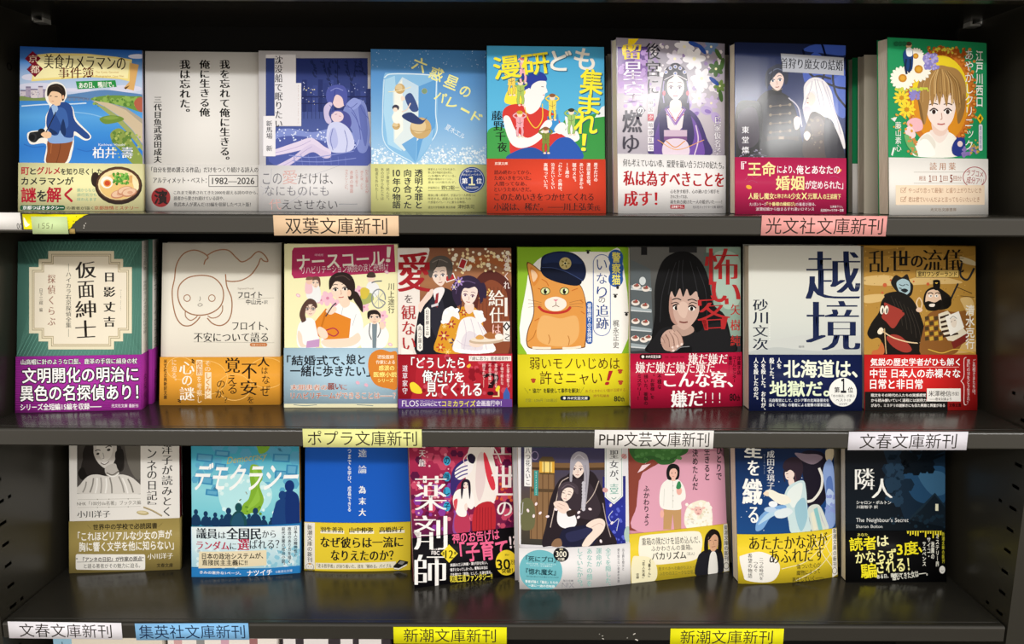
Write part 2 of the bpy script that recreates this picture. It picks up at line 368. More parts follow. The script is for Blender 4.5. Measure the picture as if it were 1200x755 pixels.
def cover_white_poem():
    V('我を忘れて俺に生きる。', 341, 76, 384, 506, '151515', 'M'); V('俺に生きる俺', 254, 76, 298, 320, '151515', 'M'); V('我は忘れた。', 169, 76, 213, 300, '151515', 'M')
    let('author_lettering'); V('三代目魚武濱田成夫', 57, 236, 90, 520, '1a1a1a', 'M')
def band_white_poem():
    T('「自分を誉め讃える作品」だけをつくり続ける詩人の', 48, 538, 508, 562, '2a2a2a', 'm'); T('アルティメット・ベスト：', 56, 584, 286, 608, '2a2a2a', 'm')
    BX('4a4a4a', 2.5, 296, 574, 506, 622); T('1982—2026', 310, 584, 492, 612, '1c1c1c', 'm')
    E('8f2024', 89, 669, 41, 42, n=32); T('濱', 62, 640, 117, 698, '1c0a0a', 'h')
    T('これまで発表されてきた2000を超える詩の中から、', 145, 640, 506, 656, '4a4a4a', 'm'); T('読者から愛され続けている詩や、', 145, 664, 362, 681, '4a4a4a', 'm'); T('魚武本人が選んだ133編を収録したベスト版！', 145, 690, 476, 708, '4a4a4a', 'm')

def cover_night_pair():
    G(['28336e','33427f','4a5a9c','3a4888'], 50, 68, 490, 532)
    g = random.Random(5)
    for i in range(18): x = 92+i*23; h = g.uniform(20, 75); RC(('2d3a78','39478a','232f68')[i % 3], x, 232-h, x+20, 300)
    dots('aab4e0', 60, 95, 170, 486, 262, 1.2, 2.6, 3); dots('e4d9b0', 16, 95, 180, 300, 270, 1.5, 3, 6)
    RC('1c2456', 50, 232, 490, 238); RC('1c2456', 50, 262, 490, 266)
    for i in range(26): RC('232c62', 60+i*17, 238, 62+i*17, 330)
    for x, y, a in ((250,120,20),(330,110,-10),(400,130,15),(440,150,-20),(300,150,30),(360,160,0),(460,110,8)): L('1b2450', 3, [(x,75),(x+a*.4,y-15),(x+a,y+20)]); [E('1f2a58', x+a*k/5*.9+g.uniform(-9,9), 85+(y-65)*k/4.5, 9, 4, g.uniform(20,80)) for k in range(6)]
    C('7f8fd0', [(92,395),(150,372),(250,388),(340,372),(440,395),(490,420),(490,532),(92,532)]); C('4c5aa4', [(92,420),(200,405),(320,430),(490,440),(490,532),(92,532)])
    dots('d9e2fa', 120, 95, 375, 488, 425, 1.5, 4, 11); dots('c3cdf4', 60, 300, 390, 488, 470, 1.5, 4, 13)
    # person in a hooded top bending over, person lying back in a pale dress
    C('7c8acb', [(400,270),(440,245),(478,262),(494,330),(500,400),(484,470),(450,470),(430,400),(400,340),(384,300)]); C('5f6db4', [(450,270),(478,290),(490,380),(480,450),(462,380)]); C('8f9cdb', [(396,272),(430,240),(462,260),(430,292)])
    C('e9cfd2', [(336,238),(360,222),(392,240),(392,268),(366,284),(344,272)])
    C('4d57a6', [(310,232),(318,200),(350,184),(388,190),(402,222),(400,262),(388,272),(380,240),(356,226),(340,250),(336,276),(318,262)]); L('7f88cc', 4, [(330,210),(356,198),(384,208)]); L('3a4490', 3, [(350,200),(346,230),(338,262)])
    C('c9bfe2', [(300,290),(308,270),(326,258),(338,266),(330,284),(322,310),(334,342),(320,352),(304,330)])
    C('4b4f98', [(336,300),(370,292),(408,310),(420,350),(404,380),(380,372),(370,340),(346,332)])
    C('e3cdd8', [(332,318),(344,300),(372,300),(386,318),(378,338),(352,346),(338,336)]); L('8d5a86', 2.5, [(348,312),(358,310)]); L('b0607c', 2.5, [(366,318),(374,320)])
    C('cbd0f2', [(318,366),(336,346),(372,346),(408,372),(430,420),(426,462),(380,476),(330,470),(312,420)]); C('b2b9e8', [(330,380),(350,372),(362,430),(346,460),(322,430)])
    C('dcd0ea', [(330,466),(300,448),(270,424),(240,412),(190,428),(120,452),(70,470),(50,486),(66,492),(130,482),(200,466),(248,452),(290,486),(326,488)])
    C('d2c6e4', [(326,478),(290,462),(252,440),(220,452),(170,492),(120,520),(76,542),(90,552),(150,532),(210,494),(256,474),(300,500),(330,496)])
    for pts in ([(400,270),(430,300),(452,360),(460,420)], [(462,380),(440,330),(420,300)], [(396,276),(420,282),(446,262)], [(494,330),(470,300),(456,270)], [(336,310),(352,296),(380,300)], [(340,372),(330,420),(340,466)], [(390,380),(402,430),(396,474)], [(326,270),(334,290),(330,330)]): L('4f5aa8', 2.4, pts)
    L('a99ccc', 2, [(60,482),(130,468),(200,446),(244,424)]); L('a99ccc', 2, [(100,544),(160,514),(214,472),(250,450)])
    for i in range(8): L('6a76c0', 2.5, [(170+i*32,484+i*1.5),(178+i*31,530)], False)
    L('8894d4', 3.5, [(150,488),(260,496),(430,470)]); L('8894d4', 3, [(165,512),(300,516),(440,500)]); L('a7b2e6', 4, [(430,462),(446,440),(452,420)])
    RC('e4e2e7', 50, 52, 92, 492); RC('e4e2e7', 90, 52, 180, 362); RC('e4e2e7', 178, 176, 203, 362); RC('33427f', 50, 68, 88, 318); RC('e9e7ec', 38, 318, 90, 492)
    L('b8b6c0', 1.6, [(92,54),(180,54),(180,176),(203,176),(203,360),(92,360)], False); L('b8b6c0', 1.6, [(88,318),(38,318),(38,492),(88,492)], False)
    V('沈没船で眠りたい', 90, 58, 122, 366, '20222e', 'm'); V('新馬場 新', 52, 338, 78, 470, '2a2c38', 'm')
    V('Sleeping on the sunken ship', 184, 184, 198, 350, 'b08a86', 'l')
    let('author_lettering')
def band_night_pair():
    L('b9b9c4', 1.5, [(150,600),(260,570),(370,532)]); L('b9b9c4', 1.5, [(36,660),(70,600),(76,545)]); L('b9b9c4', 1.5, [(30,620),(120,700),(230,640)])
    T('この', 38, 566, 120, 612, '6a6a74', 'l'); T('愛', 124, 552, 186, 612, 'd9a9a4', 'l'); T('だけは、', 190, 566, 340, 612, '33343c', 'l')
    T('なにものにも', 48, 620, 322, 662, '6a6a74', 'l'); T('代', 66, 676, 118, 722, 'd9a9a4', 'l'); T('えさせない', 122, 680, 360, 720, '33343c', 'l'); L('8a8a94', 2.5, [(366,698),(446,698)], False)
    for i, s in enumerate(('わたしを愛した人が', '消えた夜、ふたり', 'だけの海で起きた', '奇跡の物語', 'ラストシーンに、')): V(s, 480-i*22, 550+(i % 2)*4, 494-i*22, 650-(i % 3)*14, 'c98a86', 'l')

def cover_crystal():
    G(['4a86c4','5d97d2','7fb2e0','a8cdec'], 14, 22, 522, 526)
    dots('cfe4f6', 70, 20, 30, 515, 110, .8, 2.2, 4); dots('dcecf8', 260, 20, 455, 515, 524, 2, 6, 5); dots('f4f9fd', 160, 20, 470, 515, 524, 2, 5, 6); dots('b6d2ec', 120, 20, 440, 515, 500, 2, 5, 8)
    C('86bce6', [(72,150),(110,132),(280,140),(304,170),(300,380),(280,430),(210,520),(120,480),(76,440),(66,300)]); P('a9d4f0', [(78,160),(120,144),(150,470),(90,440),(72,300)]); P('5f9fd8', [(224,190),(296,160),(298,330),(286,420),(214,512)])
    P('d9e6ea', [(112,210),(152,150),(222,188),(222,420),(160,470),(116,430)]); P('eef2ea', [(118,214),(154,158),(156,380),(120,420)]); P('c4dcee', [(152,152),(222,188),(222,250),(156,300)])
    L('dff0fa', 5, [(74,152),(112,136),(280,142),(302,172)]); L('dff0fa', 4, [(300,172),(296,300),(302,380),(270,440)]); L('cfe6f6', 4, [(74,160),(68,300),(80,440),(200,520)])
    P('6da8dc', [(150,440),(216,400),(210,520)]); P('8ec0e8', [(240,420),(290,370),(280,430),(214,516)])
    for x, y, r in ((142,200,22),(232,370,46),(126,360,17),(248,210,12)): E('c9a870', x, y, r, n=26); E('dcc598', x-r*.2, y-r*.2, r*.7); L('b08c54', 2.5, [(x-r*.9,y+r*.2),(x,y+r*.35),(x+r*.9,y+r*.1)])
    L('efe2b8', 3, [(92,214),(142,208),(190,192)]); E('7d9a78', 248, 210, 11)
    C('3b4f86', [(164,236),(186,218),(204,240),(222,290),(200,300),(180,280)]); C('f0dccc', [(146,236),(158,232),(164,246),(150,252)]); C('2d3d70', [(150,318),(190,302),(240,336),(260,320),(236,352),(190,346)]); C('f4f2ec', [(108,320),(126,298),(146,312),(150,344),(120,348)]); E('3b3a4c', 124, 282, 15, 13); E('f0dccc', 122, 290, 10, 9); L('e8d4c8', 5, [(150,300),(172,290),(188,262)])
    for s, x, y, z in (('六',228,96,58),('惑',300,136,56),('星',364,172,56),('の',424,212,44)): T(s, x-z/2, y-z/2, x+z/2, y+z/2, 'f4f09a', 'b', r=22)
    for s, x, y, z in (('パ',318,234,44),('レ',368,264,42),('ー',424,294,40),('ド',474,324,42)): T(s, x-z/2, y-(4 if s == 'ー' else z/2), x+z/2, y+(4 if s == 'ー' else z/2), 'f4f09a', 'b', r=28)
    let('author_lettering'); T('夏木エル', 334, 372, 428, 398, 'eaf4fc', 'g', r=30)
def band_crystal():
    for i, s in enumerate(('透明な罪と', '向き合った', '10年の物語')):
        x = 207-i*48
        if i < 2: V(s, x, 548, x+34, 716, '23272e', 'b')
        else: T('10', x+2, 550, x+32, 578, '23272e', 'b'); V('年の物語', x, 586, x+34, 716, '23272e', 'b')
    for i, s in enumerate(('姉が事故で死んだ。', 'あの日から私たちは', '軌道を外れた――。')): V(s, 84-i*24, 542, 98-i*24, 680, '6a6a50', 'l')
    for i, s in enumerate(('惑星のように引かれあう、', '罪と罰の物語を読み終え、', '心を離れずにいる。', '物語の最後のシーンに、', '息をつけ放たれず、')): T(s, 264, 543+i*14, 384-(i % 2)*14, 553+i*14, '55553a', 'l')
    T('宇宙飛行士', 264, 622, 314, 633, '55553a'); T('野口聡一', 322, 618, 398, 636, '333322', 'm'); L('8a8a60', 1.5, [(264,640),(400,640)], False)
    for i, s in enumerate(('最後に輝く希望が、宇宙より一人称限りに', '呼吸する。惑星のような女たちの', '六惑星のパレードに重なる瞬間。')): T(s, 264, 654+i*15, 470-i*22, 665+i*15, '55553a', 'l')
    T('選出文学賞編集 書店員審', 264, 706, 382, 717, '55553a', 'l'); T('津村玖司', 392, 700, 462, 718, '333322', 'm')
    E('1f3f86', 453, 594, 56, 56, n=36); L('c9d2ea', 2, [(453+50*math.cos(k*.35), 594+50*math.sin(k*.35)) for k in range(18)], closed=True)
    T('業界メーター', 426, 552, 480, 562, 'f4f4ea'); T('絶大なレビューランキング', 412, 566, 494, 576, 'f4f4ea'); T('第', 410, 586, 434, 610, 'ffffff', 'b'); T('１', 440, 580, 466, 616, 'f7f2c0', 'h'); T('位', 472, 586, 496, 610, 'ffffff', 'b'); T('文芸総合部門', 426, 622, 480, 632, 'f4f4ea')

def cover_reader():
    G(['4aa6d6','58b2dc','62b8de'], 16, 24, 518, 510)
    C('3f9a4a', [(16,400),(60,372),(110,390),(150,420),(150,512),(16,512)]); C('3a9446', [(340,350),(420,330),(518,330),(518,512),(340,512)]); P('e8eef0', [(480,320),(500,290),(518,285),(518,330),(470,335)])
    C('f4e24a', [(90,265),(110,215),(160,200),(210,230),(190,280),(120,280)])
    C('cf3a34', [(82,330),(100,288),(160,276),(240,290),(310,330),(350,420),(370,508),(140,508),(110,420)])
    C('f2efee', [(170,250),(205,205),(250,230),(246,270),(232,300),(200,320),(176,300)])
    C('f2efee', [(182,200),(200,170),(262,180),(266,206),(272,226),(262,234),(256,256),(232,270),(196,258),(180,230)])
    C('2c3f9c', [(148,190),(162,152),(205,134),(256,148),(270,178),(236,180),(208,196),(196,224),(186,214),(160,228)]); E('f2efee', 194, 222, 8, 12); L('2a2a3a', 2.5, [(246,204),(256,205)]); L('d05050', 2.5, [(252,240),(260,239)])
    L('e8c63a', 4, [(176,290),(190,340),(222,378),(250,340),(250,276)])
    C('f2efee', [(86,340),(110,330),(140,390),(190,420),(250,386),(270,370),(280,388),(262,408),(210,450),(150,462),(110,430)])
    C('f2efee', [(346,330),(370,352),(398,394),(406,424),(380,436),(340,410),(316,392),(322,376),(350,386)])
    C('2a58b0', [(262,508),(290,448),(330,418),(380,430),(420,508)]); C('244f9f', [(100,508),(150,470),(220,462),(270,508)])
    P('3d8fd0', [(270,330),(316,320),(324,392),(278,402)]); P('2a72b4', [(270,330),(278,328),(286,400),(278,402)]); P('f4f4f0', [(278,402),(324,392),(326,396),(280,406)]); C('f2efee', [(236,392),(262,350),(286,346),(290,366),(270,390),(256,410)]); C('f2efee', [(300,388),(318,360),(340,356),(350,378),(328,404)])
    for x, y, c, hr in ((158,222,'a8c464','3a5a3a'),(155,356,'f0a8b4','c9a030'),(292,284,'eed65a','8a5a3a'),(264,424,'7a8a3a','8a5a3a'),(372,346,'9cc470','3a3a2a'),(168,128,'f0b4bc','d9707a'),(120,180,'f2d060','a86a2a')):
        for dx in (-8, 9): L('3a3a3a', 11, [(x+dx*.7,y+14),(x+dx*1.3,y+36),(x+dx,y+58)]); L(c, 9, [(x+dx*.7,y+12),(x+dx*1.3,y+36),(x+dx,y+56)])
        C(c, [(x-15,y-22),(x,y-26),(x+16,y-22),(x+15,y+8),(x+14,y+18),(x-14,y+18),(x-14,y+6)]); L('6a5a4a', 1.5, [(x-12,y-2),(x,y+3),(x+12,y-4)]); L('6a5a4a', 1.5, [(x,y-20),(x+1,y+14)])
        for s in (-1, 1): L('3a3a3a', 8, [(x+s*13,y-18),(x+s*27,y-30),(x+s*9,y-44)]); L(c, 6, [(x+s*13,y-18),(x+s*27,y-30),(x+s*10,y-43)])
        E('f2d9c4', x, y-36, 12, 13); E(hr, x, y-43, 13, 8); E('f2d9c4', x-4, y+60, 6, 4); E('f2d9c4', x+12, y+60, 6, 4)
    sh = '1a1a1a'
    for s, x0, y0, x1, y1 in (('漫',46,76,156,170),('研',164,66,278,152)): T(s, x0+4, y0+5, x1+4, y1+5, '2f6a8a', 'b', r=-7); T(s, x0, y0, x1, y1, 'f6e83a', 'b', r=-7)
    T('ど', 289, 55, 374, 140, '3a6a86', 'b', r=4); T('ど', 286, 52, 370, 136, 'f2efe6', 'b', r=4); T('も', 385, 45, 472, 132, 'eee9df', 'b', r=8)
    for s, x0, y0, x1, y1 in (('集',410,132,504,236),('ま',402,240,492,320),('れ',386,312,482,402),('！',412,404,438,474)): T(s, x0+4, y0+4, x1+4, y1+4, '2c5f6a', 'b', r=4); T(s, x0, y0, x1, y1, 'f6e83a', 'b', r=4)
    let('author_lettering')
    for i, s in enumerate('藤野千夜'): T(s, 38+(i*8), 306+i*44, 82+(i*6), 346+i*44, '141414', 'm')
def band_reader():
    T('双葉文庫', 50, 522, 104, 534, 'f4d8cc', 'b')
    for i, s in enumerate(('読み終わってから、', 'ためいきをついた。', '人間ってなあ、', 'というためいきだ。')): T(s, 48, 556+i*24, 202-(18 if i == 2 else 0), 574+i*24, '3a1210', 'm')
    T('このためいきをつかせてくれる', 48, 654, 464, 684, '2c0e0c', 'm'); T('小説は、稀だ。――川上弘美', 46, 694, 466, 726, '2c0e0c', 'm'); T('氏', 470, 706, 492, 726, '2c0e0c', 'm')
    for i, s in enumerate(('男子だけの', '漫研夏合宿。', 'あじいさまから', '謎のメモ。', '15歳の', '「わたし」の胸は、', '泣きたいくらい', '高鳴っていた。')): V(s, 466-i*30, 526, 482-i*30, 526+len(s)*(15.5 if i != 5 else 13), 'fbe9e2', 'b')

def cover_palace():
    G(['8d8798','b0aab8','c4bcc6','a9a2b0'], 16, 12, 462, 504)
    dots('e9e2ea', 60, 150, 40, 440, 250, 4, 16, 4); dots('9a86b4', 40, 150, 30, 440, 300, 4, 12, 5)
    for x, y, r, c in ((290,60,40,'e8e6ee'),(330,110,46,'f0eef4'),(360,190,44,'ece8f0'),(250,110,34,'d9d2e2'),(400,60,30,'6a86b0'),(420,150,32,'54704a'),(436,220,26,'6f8a4a'),(350,270,34,'dcd4e6'),(400,290,30,'c9b9dc')):
        for k in range(6): a = k*1.05+r; E(c, x+math.cos(a)*r*.5, y+math.sin(a)*r*.5, r*.55, r*.3, math.degrees(a))
        E('f4ecc4', x, y, r*.16)
    for x, y, a in ((430,90,60),(446,130,100),(412,200,40),(440,260,80),(330,50,20),(362,70,50)): E('2f4fa0' if a < 60 else '4a6a3a', x, y, 26, 9, a)
    for x, y in ((380,320),(420,350),(300,300),(330,330)): E('b9a6d6', x, y, 26, 18, x); E('8f74c0', x+6, y+4, 14, 8, x)
    G(['4a3a7a','7a4aa0','c9b0d8'], 20, 60, 140, 250)
    dots('b08ccc', 40, 22, 80, 150, 310, 5, 14, 9)
    # seated court figure in violet robes
    C('241f3a', [(200,200),(214,150),(252,132),(290,150),(304,210),(312,330),(330,400),(190,400),(180,330)])
    C('3a2a6c', [(160,504),(150,440),(170,360),(206,310),(250,296),(300,310),(346,350),(380,430),(392,504)]); C('5b3a94', [(170,504),(166,440),(190,360),(220,330),(232,420),(220,504)]); C('6d48a6', [(290,330),(330,360),(360,430),(370,504),(300,504),(276,420)])
    C('2a1f58', [(190,330),(212,316),(226,400),(214,470),(190,440)]); C('2a1f58', [(290,316),(312,330),(330,420),(310,470),(280,420)])
    P('e6dce4', [(214,318),(250,300),(290,318),(280,390),(252,420),(222,390)]); L('b04a64', 4, [(216,336),(252,352),(288,336)]); P('f6eef2', [(224,312),(280,312),(252,366)]); L('8a5ab0', 9, [(212,314),(252,378)], False); L('8a5ab0', 9, [(292,314),(252,378)], False); L('c05a7c', 3, [(222,312),(252,364)], False); L('c05a7c', 3, [(282,312),(252,364)], False); L('b9a0d0', 3, [(214,320),(234,352),(252,380)])
    RC('c9b0c8', 206, 400, 300, 426); RC('7a4a86', 206, 426, 300, 442); C('e0cfe0', [(206,504),(214,442),(294,442),(304,504)]); L('d8903a', 4, [(214,444),(252,470),(292,444)]); L('d9c4dc', 5, [(330,504),(346,440),(336,380)]); L('e0a04a', 3, [(180,440),(260,480),(370,440)])
    C('f0dcd4', [(236,280),(272,280),(276,312),(252,330),(230,312)]); face(252, 226, 74, 104, 'f2e0d8', '4a2a4a', 'b0425a')
    C('1c1a30', [(208,236),(212,170),(250,150),(294,172),(300,240),(288,250),(286,206),(266,184),(254,176),(240,186),(220,206),(218,256)]); C('1c1a30', [(228,160),(236,132),(262,128),(282,150),(262,166)])
    for x, y in ((214,164),(232,148),(252,142),(272,148),(290,164),(252,170)): E('c9c4d4', x, y, 8); E('5a74b8', x, y, 4)
    L('d8d2dc', 3, [(206,196),(252,176),(300,196)]); L('9a8cc0', 4, [(206,200),(202,250),(206,290)]); L('9a8cc0', 4, [(300,200),(306,250),(302,290)]); E('c4405a', 206, 250, 6, 10); E('c4405a', 302, 250, 6, 10)
    P('f2d21e', [(62,28),(104,16),(84,52),(72,90),(60,62)]); P('f2d21e', [(36,64),(56,52),(52,92),(40,96)])
    for i, s in enumerate('後宮に'): T(s, 134+(8 if i == 2 else 0), 46+i*74, 190-(8 if i == 2 else 0), 112+i*70, '1d1b28', 'm')
    for s, x0, y0, x1, y1, c in (('留',40,48,112,112,'f0d838'),('星',44,122,116,196,'f4eefa'),('空',48,202,122,286,'f0e6f6'),('燃',40,318,116,410,'2a2438'),('ゆ',42,420,104,492,'2a2438')): T(s, x0, y0, x1, y1, c, 'm', o=None if c[0] == '2' else ('8a6ab0', .02))
    P('4a4456', [(112,298),(132,320),(112,346),(92,320)]); T('の', 100, 308, 124, 334, 'f4f0f6', 'b')
    for i, s in enumerate('幽国夕暗繚乱伝'): RC('c0485a' if i == 2 else 'e8e4ec', 140, 274+i*31, 164, 300+i*31); T(s, 144, 278+i*31, 161, 296+i*31, 'f4e4e6' if i == 2 else '55505e', 'g')
    let('author_lettering'); V('氏家仮名子', 412, 344, 440, 500, 'faf8fc', 'm', o=('6a5a86', .03))
def band_palace():
    T('何も考えていない帝、寵愛を競い合うだけの妃たち。', 40, 520, 450, 556, '2c2a2c', 'm', r=1.5)
    T('私は為すべきことを', 42, 568, 450, 630, 'b01c26', 'M', r=1); T('成す！', 44, 648, 176, 710, 'b01c26', 'M')
    for i, s in enumerate(('心を許す相手、心の通い合う相手を', '次々に失ってなお、', '前を向き続けた一人の姫がいた――！')): T(s, 230, 642+i*21, 430-(130 if i == 1 else 0)+(12 if i == 2 else 0), 658+i*21, '4a4648', 'm')
    RC('a8323a', 230, 704, 288, 720); T('文庫書下ろし', 234, 707, 284, 717, 'f6eaea', 'b'); T('光文社キャラクター文庫 最新刊', 322, 707, 446, 719, '55505a')

def cover_uniform():
    G(['1c2444','23305e','2a3a74','1d2748'], 22, 20, 490, 512)
    for a in range(3): C('3c58b4', [(300+a*60,140+a*20),(350+a*55,70+a*30),(400+a*40,120+a*20),(370+a*40,210+a*20),(320+a*40,220)])
    C('4a68c4', [(420,200),(486,170),(486,330),(440,320)]); C('3c58b4', [(300,60),(400,20),(486,20),(486,80),(380,74)])
    for pts in ([(300,60),(330,160),(430,210),(486,220)], [(380,30),(400,120),(380,220),(440,330)], [(486,90),(430,150),(440,240),(486,300)], [(310,200),(360,170),(420,180)]): L('0d1228', 9, pts)
    # tall figure in a dark buttoned uniform
    C('15161f', [(60,512),(66,400),(96,300),(130,246),(172,226),(214,238),(252,268),(278,340),(292,420),(300,512)]); C('23242f', [(140,300),(176,244),(214,246),(262,300),(276,400),(262,430),(150,430)]); C('2e2f3c', [(96,320),(120,280),(130,380),(110,460),(84,480)])
    C('0d0e16', [(26,300),(84,270),(130,300),(120,470),(40,512),(26,512)]) ; C('3a3242', [(36,330),(100,300),(120,380),(110,450),(40,470)])
    for i in range(4):
        y = 292+i*36; L('7a6c60', 3, [(160,y+4),(206,y),(252,y-4)]); E('8a7c6a', 166, y+3, 6); E('8a7c6a', 246, y-4, 6); E('8a7c6a', 206, y, 5)
    RC('3a2c28', 152, 420, 282, 440); RC('8a745a', 200, 420, 222, 440); C('191a24', [(150,440),(282,440),(300,512),(140,512)])
    RC('15161f', 172, 216, 212, 248); L('8a7c6a', 3, [(172,222),(192,230),(214,222)])
    face(190, 186, 62, 86, 'e9d0c8', '2a3a5a', 'a0524a', -6); C('262c40', [(144,196),(150,150),(176,128),(204,120),(236,146),(238,190),(226,206),(218,170),(200,156),(180,174),(160,200),(154,226)]); L('56607c', 4, [(160,160),(190,140),(216,146)]); L('10141f', 3, [(176,140),(168,180),(158,210)])
    # companion with long white hair
    C('e2dfe6', [(304,260),(306,206),(340,176),(384,184),(420,230),(436,310),(470,400),(480,470),(450,440),(420,350),(330,330),(300,310)]); C('f2eff2', [(316,216),(346,188),(380,200),(396,260),(400,330),(372,270),(340,230),(316,262)])
    C('f0dad2', [(312,260),(326,238),(346,244),(352,270),(338,292),(318,284)]); C('c9c4d2', [(300,310),(330,300),(350,360),(330,400)])
    for pts in ([(340,190),(330,230),(306,290)], [(360,184),(384,260),(392,330)], [(380,190),(410,270),(440,380)], [(400,210),(430,300),(462,410)], [(350,182),(360,240),(374,300)]): L('b9b4c8', 3, pts)
    L('4a3a4a', 3, [(316,262),(324,261)]); L('a0524a', 3, [(316,280),(324,281)])
    C('3a2b2a', [(318,360),(340,318),(378,330),(420,370),(446,440),(440,512),(310,512),(304,420)]); C('52403a', [(330,370),(356,336),(384,352),(390,400),(350,420)]); dots('6a5648', 24, 320, 340, 410, 480, 3, 8, 4); C('1b1a2a', [(392,352),(430,370),(480,512),(400,512)])
    C('ecd4cc', [(262,350),(276,336),(290,350),(284,384),(268,390)]); C('ecd4cc', [(304,410),(318,398),(332,414),(320,436),(308,430)]); L('c9c6d6', 5, [(240,260),(280,300),(296,380)])
    dots('8a86a0', 24, 40, 470, 140, 510, 1.5, 4, 3); L('5a5a70', 2, [(70,510),(100,494),(150,500)])
    P('aeb2be', [(208,76),(474,92),(474,166),(216,152)])
    T('首狩り魔女の結婚', 208, 98, 470, 142, '15161e', 'm', r=2)
    let('author_lettering'); V('東堂燦', 50, 378, 78, 490, 'ecebf2', 'm', gap=.35)
def band_uniform():
    for x, y, r in ((90,600,30),(430,580,34),(300,700,30),(120,680,24)): L('b04a70', 2, [(x-r,y),(x-r*.3,y-r*.7),(x+r*.3,y-r*.2),(x+r,y-r*.6)]); L('b04a70', 2, [(x-r*.6,y+r*.3),(x,y+r*.1),(x+r*.7,y+r*.4)])
    T('『', 46, 524, 64, 556, 'f6e8ee', 'm'); T('王命', 72, 526, 184, 584, 'f6e7a0', 'b'); T('により、', 192, 542, 264, 572, 'f8eef2', 'b'); T('俺とあなたの', 270, 540, 454, 576, 'f8eef2', 'b')
    T('婚姻', 186, 584, 302, 642, 'f6e7a0', 'b'); T('が定められた」', 308, 604, 468, 638, 'f8eef2', 'b'); E('f0a83a', 76, 630, 12, 8, 20); E('f0a83a', 452, 562, 10, 6, -30)
    T('人殺し魔女', 74, 654, 178, 680, 'f6e7a0', 'b'); T('と称される', 180, 658, 246, 676, 'f6e7a0', 'b'); T('少女', 248, 654, 288, 680, 'f6e7a0', 'b'); T('×', 292, 652, 314, 682, 'f6e7a0', 'g'); T('元軍人', 318, 656, 378, 680, 'f6e7a0', 'b'); T('の王弟殿下', 382, 658, 458, 680, 'f6e7a0', 'b')
    T('大人気シリーズ', 78, 694, 146, 708, 'f6e6ec'); T('『十番様の縁結び』', 148, 692, 266, 708, 'f6e7a0', 'b'); T('の著者が贈る、', 268, 694, 352, 708, 'f6e6ec'); T('波瀾結婚から始まるすれ違いロマンス', 104, 714, 344, 728, 'f6e6ec')
    T('文庫書下ろし', 412, 706, 468, 716, 'f6e6ec'); T('光文社キャラクター文庫', 372, 720, 470, 732, 'f6e6ec', 'b')

